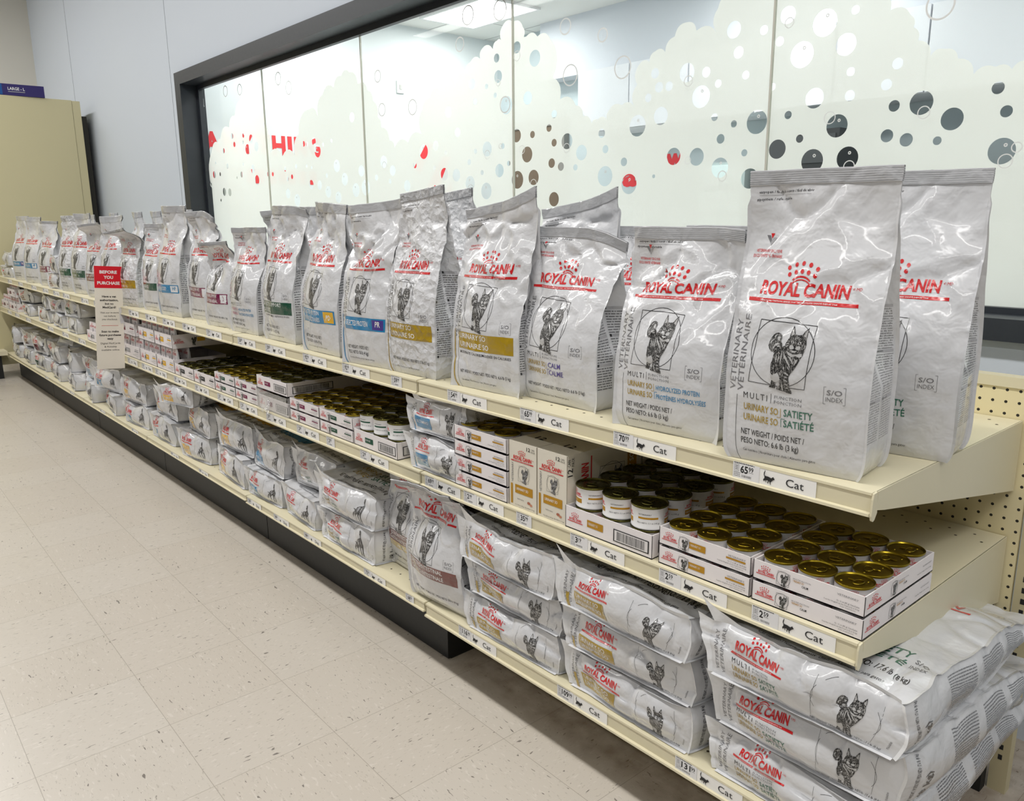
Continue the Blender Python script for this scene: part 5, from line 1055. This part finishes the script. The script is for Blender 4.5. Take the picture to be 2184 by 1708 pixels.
# style, centre x, centre y, yaw, w, h, d, seed, detail, extra, label
TOP = [
 ('satiety', -.158, .062, 7, .236, .485, .115, 3, 2, dict(real=True, amp=.9, pinch=.0), 'tall white cat food bag with gold and green satiety lines, nearest the shelf end'),
 ('hydro', -.440, .085, 3.5, .236, .395, .105, 8, 2, dict(real=True, ear=.010, lean=.02, amp=1.2, droop=.006), 'white cat food bag with blue hydrolyzed protein lettering'),
 ('calm', -.762, .115, -.5, .245, .398, .11, 21, 2, dict(ear=.010, curl=.06, amp=1.1, droop=.028), 'white cat food bag with purple calm lettering and a wavy top'),
 ('urinary_mod', -.985, .080, 3, .234, .452, .10, 34, 2, dict(ear=.014, lean=.03, twist=.10, amp=1.4, tip=.016, droop=-.016), 'white cat food bag with gold band, moderate calorie line below it'),
 ('urinary', -1.282, .072, 2, .215, .490, .11, 41, 2, dict(crinkle=True, amp=.8, pinch=.12, tip=.010), 'crinkled vacuum-tight cat food bag with gold band, second gold one'),
 ('pr', -1.500, .055, 7, .215, .462, .10, 55, 2, dict(ear=.010, amp=1.5, lean=.02, tip=.008, pinch=-.04), 'white cat food bag with blue band and purple PR box'),
 ('pd', -1.785, .072, 0, .235, .465, .11, 62, 1, dict(ear=.008, amp=1.4, twist=-.08, pinch=.10, tip=-.008), 'white cat food bag with blue band and yellow PD box'),
 ('support', -2.125, .095, 1, .235, .465, .12, 77, 1, dict(amp=1.6, pinch=.14, lean=-.01, droop=.02), 'white cat food bag with dark green satiety support band'),
 ('hydro_pink', -2.425, .085, 3, .225, .392, .10, 83, 1, dict(amp=1.3, twist=.15), 'white cat food bag with pink and light blue lettering'),
 ('maroon_s', -2.690, .085, 6, .20, .355, .09, 91, 1, dict(amp=1.6, curl=-.25, lean=.02), 'slumped white cat food bag with maroon band and letter S'),
 ('maroon_a', -2.965, .125, 6, .21, .470, .10, 97, 1, dict(amp=1.5, curl=-.12, pinch=.05, droop=.03), 'white cat food bag with maroon band and letter A'),
 ('hp', -3.225, .085, 6, .225, .485, .11, 103, 1, dict(amp=1.2, pinch=.10), 'tall white cat food bag with blue band and HP box'),
 ('balance', -3.50, .095, 8, .20, .41, .10, 109, 1, dict(amp=1.3), 'white cat food bag with green balance band beside the HP bag'),
 ('urinary', -3.82, .085, 8, .21, .42, .12, 117, 1, dict(crinkle=True, curl=-.45, amp=1.0), 'crinkled gold band bag with a folded-over top beside the red sign'),
 ('pd', -4.20, .10, 12, .20, .45, .11, 121, 0, dict(amp=1.6), 'silvery white bag rising just right behind the red sign'),
 ('gastro', -4.47, .10, 12, .20, .44, .12, 127, 0, dict(amp=1.8, curl=-.3), 'shiny white bag with a bent top just left of the red sign'),
 ('support', -4.80, .10, 10, .22, .47, .12, 131, 0, dict(amp=1.4), 'tall white bag with green band, first one left of the red sign'),
 ('support', -5.08, .09, 10, .20, .46, .12, 137, 0, dict(crinkle=True, amp=1.0), 'crinkled white bag with green band, second one left of the red sign'),
 ('maroon_e', -5.68, .10, 12, .22, .43, .12, 139, 0, dict(amp=1.6), 'white bag with maroon band beside the two small stacked bags'),
 ('hp', -6.10, .09, 12, .22, .46, .12, 149, 0, dict(amp=1.2), 'white bag with light blue band and square, left part of the top shelf'),
 ('pr', -6.50, .09, 12, .22, .47, .12, 151, 0, dict(amp=1.2), 'tall white bag with deep blue square near the far shelf end'),
 ('dog_wine', -7.08, .36, 14, .24, .46, .12, 157, 0, dict(amp=1.4, curl=-.35), 'white bag with curled top behind the farthest small bags')]
TOPO = []
for i, (st, x, y, yaw, w_, h_, d_, sd, dt, ex, lab) in enumerate(TOP):
    o = pouch('pet_food_bag', st, w_, h_, d_, sd, dt, **ex); place(o, x, y, ZT, yaw, lab, 'pet food bag', GT); TOPO.append(o)
# the second row: copies of the front ones, pushed to the back
BACK = [(0, -.105, .268, 8, 'white satiety bag standing behind the bag nearest the shelf end'), (1, -.475, .30, 2, 'white bag peeking out behind the blue hydrolyzed protein bag'), (2, -.735, .31, 0, 'white bag peeking out behind the calm bag'),
 (3, -.915, .275, 4, 'white bag with a raised corner behind the moderate calorie bag'), (1, -1.33, .34, 2, 'short white bag seen between the two gold band bags'), (4, -1.395, .25, 4, 'white bag directly behind the crinkled gold band bag'),
 (5, -1.66, .27, 3, 'white bag half hidden behind the purple PR bag'), (7, -2.02, .30, 0, 'white bag behind the yellow PD bag'), (7, -2.30, .29, 4, 'white bag whose top shows behind the dark green band bag'), (10, -2.62, .31, 6, 'white bag with bent top behind the pink and blue bag'),
 (11, -3.72, .32, 8, 'white bag with a narrow top behind the balance bag'), (11, -4.22, .33, 8, 'narrow-topped white bag behind, just right of the red sign'), (11, -4.55, .33, 8, 'narrow-topped white bag at the back above the red sign'), (11, -5.02, .33, 8, 'narrow-topped white bag at the back left of the red sign'), (16, -5.6, .33, 8, 'white bag at the back behind the maroon band bag')]
NARROW = None
for i, x, y, yaw, lab in BACK:
    if i == 11 and NARROW is None: o = NARROW = pouch('pet_food_bag', 'hp', .22, .475, .12, 171, 0, pinch=.48, amp=1.5)
    else: o = copy_tree(NARROW if i == 11 else TOPO[i])
    place(o, x, y, ZT, yaw, lab, 'pet food bag', GT)

# ================================================================== FLAT BAGS
def stack(xc, y0, z0, L, rows, grp, cat='pet food bag', wt='17.6 lb (8 kg)'):
    """rows: (style, w, t, dx, dy, yaw, tilt, seed, detail, label) bottom to top"""
    z = z0
    for n_, (st, w_, t_, dx, dy, yaw, tilt, sd, dt, lab) in enumerate(rows):
        o = brick('pet_food_bag', st, w_, L, t_*.965, sd, dt, 1.25 if dt else 1.7, .026 if dt else .016, .62, 0, wt, n_ == len(rows)-1)
        o.location = (xc+dx, y0+dy, z); o.rotation_euler = (math.radians(tilt), 0, math.radians(yaw)); tag(o, lab, cat, grp); z += t_*1.045
GB = 'large flat pet food bags stacked on the bottom shelf'
stack(-.098, .012, .2125, .60, [('satiety', .362, .108, .0, .0, 0, 0, 201, 2, 'large flat cat food bag with green satiety line, bottom of the rightmost stack'),
  ('satiety', .362, .106, .006, -.008, -.8, -1.2, 203, 2, 'large flat cat food bag with green satiety line, middle of the rightmost stack'),
  ('satiety', .366, .107, .002, -.032, .5, -2.6, 207, 2, 'large flat cat food bag with green satiety line, top of the rightmost stack')], GB)
stack(-.492, .010, .2125, .58, [('urinary', .362, .104, .0, .0, -1, 0, 211, 2, 'large flat gold band bag, bottom of the second stack from the right'),
  ('urinary', .362, .100, .004, -.008, 1, -.8, 213, 2, 'large flat gold band bag, middle of the second stack from the right'),
  ('urinary', .366, .100, -.002, -.030, -1, -2.2, 217, 2, 'large flat gold band bag, top of the second stack from the right')], GB)
stack(-.868, .012, .2125, .58, [('urinary', .355, .101, .0, .0, 1, 0, 221, 2, 'large flat gold band bag, bottom of the third stack beside the brown band bag'),
  ('urinary', .352, .095, .010, -.004, 0, -.8, 223, 2, 'large flat gold band bag, middle of the third stack beside the brown band bag'),
  ('urinary', .362, .098, .004, -.028, -1, -2.2, 227, 2, 'large flat gold band bag, top of the third stack beside the brown band bag')], GB)
o = pouch('pet_food_bag', 'gastro', .240, .385, .13, 301, 2, curl=-.30, lean=-.14, amp=1.3, ear=.006, real=True, pinch=-.05); place(o, -1.178, .075, .2125, 3, 'standing cat food bag with brown gastrointestinal band and top folded forward', 'pet food bag', 'standing bags on the bottom shelf')
o = pouch('pet_food_bag', 'gastro_fiber', .240, .385, .13, 307, 2, curl=-.22, lean=-.10, amp=1.6, ear=.004); place(o, -1.395, .135, .2125, -2, 'standing cat food bag with brown and tan bands behind the other brown one', 'pet food bag', 'standing bags on the bottom shelf')
GM = 'flat dog food bags on the bottom shelf'
stack(-1.690, .020, .2125, .58, [('dog_multi', .36, .112, .0, .0, 0, 0, 311, 2, 'flat dog food bag with green lettering, lower of two beside the standing brown bags'),
  ('dog_multi', .36, .110, .012, -.006, 1, -1, 313, 2, 'flat dog food bag with green lettering, upper of two beside the standing brown bags')], GM)
stack(-2.035, .030, .2125, .55, [('dog_multi', .27, .115, .0, .0, -4, 0, 317, 1, 'small flat dog food bag at the rail above a dog price label'),
  ('dog_multi', .27, .125, .045, .045, 4, 1, 319, 1, 'crooked dog food bag lying on the small flat dog bag')], GM)
stack(-2.335, .030, .2125, .55, [('dog_blue', .29, .110, .0, .0, 2, 0, 323, 1, 'flat dog food bag at the edge left of the crooked bag, lower one'),
  ('dog_blue', .30, .125, .01, .02, -3, 0, 327, 1, 'rounded dog food bag on top, left of the crooked bag')], GM)
stack(-2.660, .030, .2125, .55, [('dog_yellow', .34, .125, .0, .0, -4, 0, 331, 1, 'flat dog food bag with yellow band, lower of two'),
  ('dog_yellow', .34, .118, .03, .02, 2, -1, 333, 1, 'flat dog food bag with yellow band and olive top, upper of two')], GM)
stack(-3.06, .030, .2125, .50, [('dog_yellow', .30, .12, .0, .0, 6, 0, 337, 1, 'dog food bag with yellow band below the leaning yellow bag'), ('dog_yellow', .30, .12, .02, .02, -4, 0, 341, 1, 'dog food bag with gold patch in the middle of the yellow pile')], GM)
stack(-3.12, .005, .4655, .44, [('dog_yellow', .27, .080, 0, -.02, 14, 2, 347, 1, 'dog food bag with yellow band, topmost of the yellow pile under the middle shelf')], GM)
rr = random.Random(11)
FARB = [(-3.50, 2, 'dog_blue', 'dog_yellow', .34), (-3.92, 2, 'dog_blue', 'dog_yellow', .34), (-4.38, 2, 'dog_blue', 'dog_blue', .36), (-4.82, 2, 'dog_blue', 'dog_blue', .34), (-5.26, 2, 'dog_wine', 'dog_green', .32), (-5.70, 2, 'dog_green', 'dog_multi', .34), (-6.18, 2, 'dog_green', 'dog_wine', .34), (-6.62, 2, 'dog_wine', 'dog_wine', .32), (-7.05, 2, 'dog_wine', 'dog_wine', .34)]
NTH = ['first', 'second', 'third', 'fourth', 'fifth', 'sixth', 'seventh', 'eighth', 'ninth']
for i, (x, n, s1, s2, w_) in enumerate(FARB):
    nm_ = 'dog food bag, %s pile left of the yellow pile, ' % NTH[i]
    stack(x, .03, .2125, .46, [(s1, w_, .115, 0, 0, rr.uniform(-12, 14), 0, 400+i, 0, nm_+'lower one'), (s2, w_, .12, rr.uniform(-.03, .03), rr.uniform(-.01, .03), rr.uniform(-16, 16), rr.uniform(-1, 3), 430+i, 0, nm_+'upper one')], GM)
o = pouch('pet_food_bag', 'dog_green', .20, .34, .12, 351, 0, curl=-.1, lean=.15, amp=1.2); place(o, -5.62, .14, .448, 14, 'dog food bag with green band standing on the far bottom pile', 'pet food bag', GM); o.scale = (1, 1, .40)
# small flat bags on the two upper shelves
GS = 'small flat bags on the middle shelf'
stack(-1.165, .010, .5995, .36, [('vitamino', .245, .100, .0, .0, 0, 0, 501, 2, 'small flat cat food bag with blue band, lower of two beside the four trays'),
  ('vitamino', .245, .098, .0, .004, 2, -2, 503, 2, 'small flat cat food bag with blue band, upper of two beside the four trays')], GS, wt='5.5 lb (2.5 kg)')
stack(-5.38, .03, ZT, .30, [('maroon_a', .24, .10, 0, 0, 6, 0, 511, 0, 'small flat white bag with maroon band on the top shelf, lower of two'), ('maroon_a', .24, .10, .01, 0, -4, 0, 513, 0, 'small flat white bag with maroon band on the top shelf, upper of two')], 'small flat bags on the top shelf')
stack(-7.02, .03, ZT, .28, [('dog_wine', .30, .09, 0, 0, 4, 0, 517, 0, 'small flat bag at the far end of the top shelf, lower of two'), ('dog_wine', .30, .10, .0, .01, -5, 0, 519, 0, 'small flat bag at the far end of the top shelf, upper of two')], 'small flat bags on the top shelf')
FARM = [(-5.05, 'dog_blue', 'dog_green', .26), (-5.42, 'dog_wine', 'dog_wine', .26), (-5.80, 'dog_wine', 'dog_blue', .26), (-6.38, 'maroon_a', 'gastro', .28)]
for i, (x, s1, s2, w_) in enumerate(FARM):
    lb = 'bag, %s middle-shelf pile left of the red sign, ' % NTH[i]
    stack(x, .02, .5995, .30, [(s1, w_, .092, 0, 0, rr.uniform(-5, 6), 0, 530+i, 0, 'small pet food '+lb+'lower one'), (s2, w_, .092, .02, .01, rr.uniform(-8, 8), 1, 540+i, 0, 'small pet food '+lb+'upper one')], GS)

# ================================================================== CANS AND TRAYS
CL = can('food_can', .0322, .0405, GOLD, GOLDC, 32); CT = can('food_can', .0388, .049, GOLDD, GOLDC, 32)
CG = can('food_can', .0388, .049, GOLDD, DGREEN, 28); CM = can('food_can', .0388, .049, GOLDD, MAROON, 28)
used = set()
def put_can(proto, x, y, z, rot, lab, grp):
    o = proto if proto.name not in used else copy_tree(proto); used.add(proto.name)
    o.location = (x, y, z); o.rotation_euler = (0, 0, rot); tag(o, lab, 'can', grp)
rc = random.Random(4)
TP = {}
def put_tray(x0, y0, z, w_, L, h, kind, lab, dt=1):
    k = (w_, L, h, kind, dt)
    o = copy_tree(TP[k]) if k in TP else tray('can_tray', w_, L, h, kind, dt)
    TP.setdefault(k, o); o.location = (x0, y0, z); return tag(o, lab, 'tray', 'printed card trays of cans')
def fill(proto, x0, y0, z, w_, L, nx, ny, lab, grp, only=None, face=False):
    for j in range(ny):
        for i in range(nx):
            if only and not only(i, j): continue
            put_can(proto, x0+w_*(i+.5)/nx, y0+L*(j+.5)/ny, z+.0022, (rc.uniform(-.5, .5) if face else rc.uniform(-2.6, 2.6)), lab, grp)
ZM = .5975
def low_pair(x0, w_, kind, who, n=2, deep=1, hide=True):
    for k in range(n):
        zz = ZM+k*.0405
        put_tray(x0, .002, zz, w_, .262, .036, kind, '%s, %s' % (who, {1: ['the only one'], 2: ['lower of two', 'upper of two'], 4: ['lowest of four', 'second of four from below', 'third of four from below', 'topmost of four']}[n][k]))
        if k == n-1:
            fill(CL, x0+.003, .005, zz, w_-.006, .256, 3, 4, 'gold-lidded can, top of the '+who, 'cans in the '+who)
        elif n == 2: fill(CL, x0+.003, .005, zz, w_-.006, .256, 3, 4, 'hidden can, lower '+who, 'lower cans in the '+who, only=lambda i, j: j == 0 or i == 2)
    for d in range(1, deep):
        for k in range(n):
            put_tray(x0, .002+.266*d, ZM+k*.0405, w_, .262, .036, kind, 'rear one behind the %s, %s' % (who, ['lower', 'upper', 'third', 'fourth'][k]))
        fill(CL, x0+.003, .271, ZM+(n-1)*.0405, w_-.006, .256, 3, 4, 'gold-lidded can behind the '+who, 'rear cans behind the '+who)
low_pair(-.203, .200, 'calm', 'white trays with calm print at the right end')
low_pair(-.412, .203, 'gold', 'white trays with gold band second from the right')
# tall cans in the gold barcode tray
def tall(x0, w_, kind, proto, who, z=ZM, layers=2, rows=4, dt=1):
    put_tray(x0, .002, z, w_, rows*.0795, .050, kind, who, dt)
    if layers == 2: fill(proto, x0+.003, .005, z, w_-.006, rows*.0795-.006, 3, rows, 'bottom-layer can in the '+who, 'bottom cans of the '+who, only=lambda i, j: j == 0)
    fill(proto, x0+.003, .005, z+(.0495 if layers == 2 else 0), w_-.006, rows*.0795-.006, 3, rows, 'tall olive-lidded can in the '+who, 'upper cans of the '+who, face=True)
tall(-.672, .242, 'goldbar', CT, 'tray with gold band and barcode')
for i, x in enumerate((-.863, -.766)):
    for j in range(2):
        if (i, j) == (0, 0): bx = can_box('can_box', .095, .25, .160)
        o = bx if (i, j) == (0, 0) else copy_tree(bx)
        place(o, x, .004+j*.255, ZM, 0, ['upright box of twelve cans with cat and gold band, %s one' % ('left' if i == 0 else 'right'), 'second-row box of twelve cans behind the %s front box' % ('left' if i == 0 else 'right')][j], 'box', 'twelve-can boxes')
low_pair(-1.074, .203, 'gold', 'white trays with gold band in the stack of four', 4, 1)
tall(-1.582, .236, 'greenbar', CG, 'tray with green band and barcode')
low_pair(-1.797, .207, 'green', 'white trays with green band', 2, 2)
low_pair(-2.010, .207, 'maroon', 'white trays with maroon band', 2, 2)
tall(-2.262, .240, 'maroonbar', CM, 'plastic-wrapped tray with barcode', ZM, 1, 4)
put_tray(-2.266, .000, ZM+.074, .245, .32, .048, 'maroonbar', 'tray with maroon band and barcode raised on the wrapped tray')
fill(CM, -2.263, .003, ZM+.074, .239, .314, 3, 4, 'can standing in the raised maroon barcode tray', 'cans in the raised maroon barcode tray', face=True)
g = Geo(); n = 12
W1 = np.array([[(-2.268+.248*i/n, -.0035-.003*abs(math.sin(i*2.1+j)), ZM+.002+.070*j/6) for i in range(n+1)] for j in range(7)]); g.grid(W1)
W2 = np.array([[(-2.018+.002*math.sin(j+i), -.003+.31*i/n, ZM+.002+.070*j/6) for i in range(n+1)] for j in range(7)]); g.grid(W2)
g.grid(np.array([[(-2.21+.06*i/4+.01*j, -.006-.010*j, ZM+.045-.02*j-.006*math.sin(i*2)) for i in range(5)] for j in range(3)]))
def wrap_mat():
    m, nt, b = nm('clear_shrink_wrap'); out = nt.nodes['Material Output']; L = nt.links.new; nt.nodes.remove(b)
    tr = N(nt, 'ShaderNodeBsdfTransparent'); gl = N(nt, 'ShaderNodeBsdfGlossy'); gl.inputs['Roughness'].default_value = .12; df = N(nt, 'ShaderNodeBsdfDiffuse'); df.inputs[0].default_value = (.85, .85, .85, 1)
    tc = N(nt, 'ShaderNodeTexCoord'); no = N(nt, 'ShaderNodeTexNoise'); no.inputs['Scale'].default_value = 60; L(tc.outputs['Object'], no.inputs['Vector']); bu = N(nt, 'ShaderNodeBump'); bu.inputs['Distance'].default_value = .004; L(no.outputs['Fac'], bu.inputs['Height']); L(bu.outputs[0], gl.inputs['Normal'])
    a = N(nt, 'ShaderNodeMixShader'); a.inputs[0].default_value = .5; L(gl.outputs[0], a.inputs[1]); L(df.outputs[0], a.inputs[2]); e = N(nt, 'ShaderNodeMixShader'); e.inputs[0].default_value = .42; L(tr.outputs[0], e.inputs[1]); L(a.outputs[0], e.inputs[2]); L(e.outputs[0], out.inputs[0]); return m
tag(g.obj('shrink_wrap', [wrap_mat()]), 'torn clear plastic wrap around the lower barcode tray', 'plastic wrap')
low_pair(-2.476, .200, 'maroon', 'farther white trays with maroon band', 2, 2)
low_pair(-2.682, .200, 'green', 'farther white trays with green band', 2, 2)
tall(-2.915, .228, 'black', CM, 'white tray with black band', ZM, 1, 4)
tall(-3.150, .228, 'black', CM, 'leftmost white tray with black band', ZM, 1, 4)
# pouch display trays
FP = {}
def pouches(x0, z, w_, band, kind, lab):
    put_tray(x0, .002, z, w_, .24, .062, kind, lab+' display tray', 0)
    for j in range(2):
        for i in range(3):
            k = kind
            o = copy_tree(FP[k]) if k in FP else food_pouch('food_pouch', w_/3-.012, .105, 5, band); FP.setdefault(k, o)
            place(o, x0+w_*(i+.5)/3, .026+.05*j, z+.003, rc.uniform(-6, 6), 'upright food pouch, '+lab+' tray', 'food pouch', 'food pouches in the '+lab+' tray')
pouches(-3.392, ZM, .232, YELLOW, 'pouch', 'lower yellow band'); pouches(-3.392, ZM+.112, .232, YELLOW, 'pouch', 'upper yellow band')
pouches(-3.632, ZM, .232, YELLOW, 'pouch', 'second lower yellow band'); pouches(-3.632, ZM+.112, .232, YELLOW, 'pouch', 'second upper yellow band')
pouches(-3.98, ZM, .33, LGREY, 'pouchg', 'lower grey band'); pouches(-4.02, ZM+.112, .33, WINE, 'pouchw', 'upper maroon band, beside the red sign,')
pouches(-4.32, ZM, .29, LGREY, 'pouchg', 'grey band behind the red sign'); pouches(-4.62, ZM, .28, LGREY, 'pouchg', 'grey band left of the red sign')
pouches(-6.95, ZM, .30, WINE, 'pouchw', 'farthest lower maroon band'); pouches(-7.27, ZM, .30, WINE, 'pouchw', 'lower maroon band at the end panel'); pouches(-6.95, ZM+.112, .30, WINE, 'pouchw', 'farthest upper maroon band')
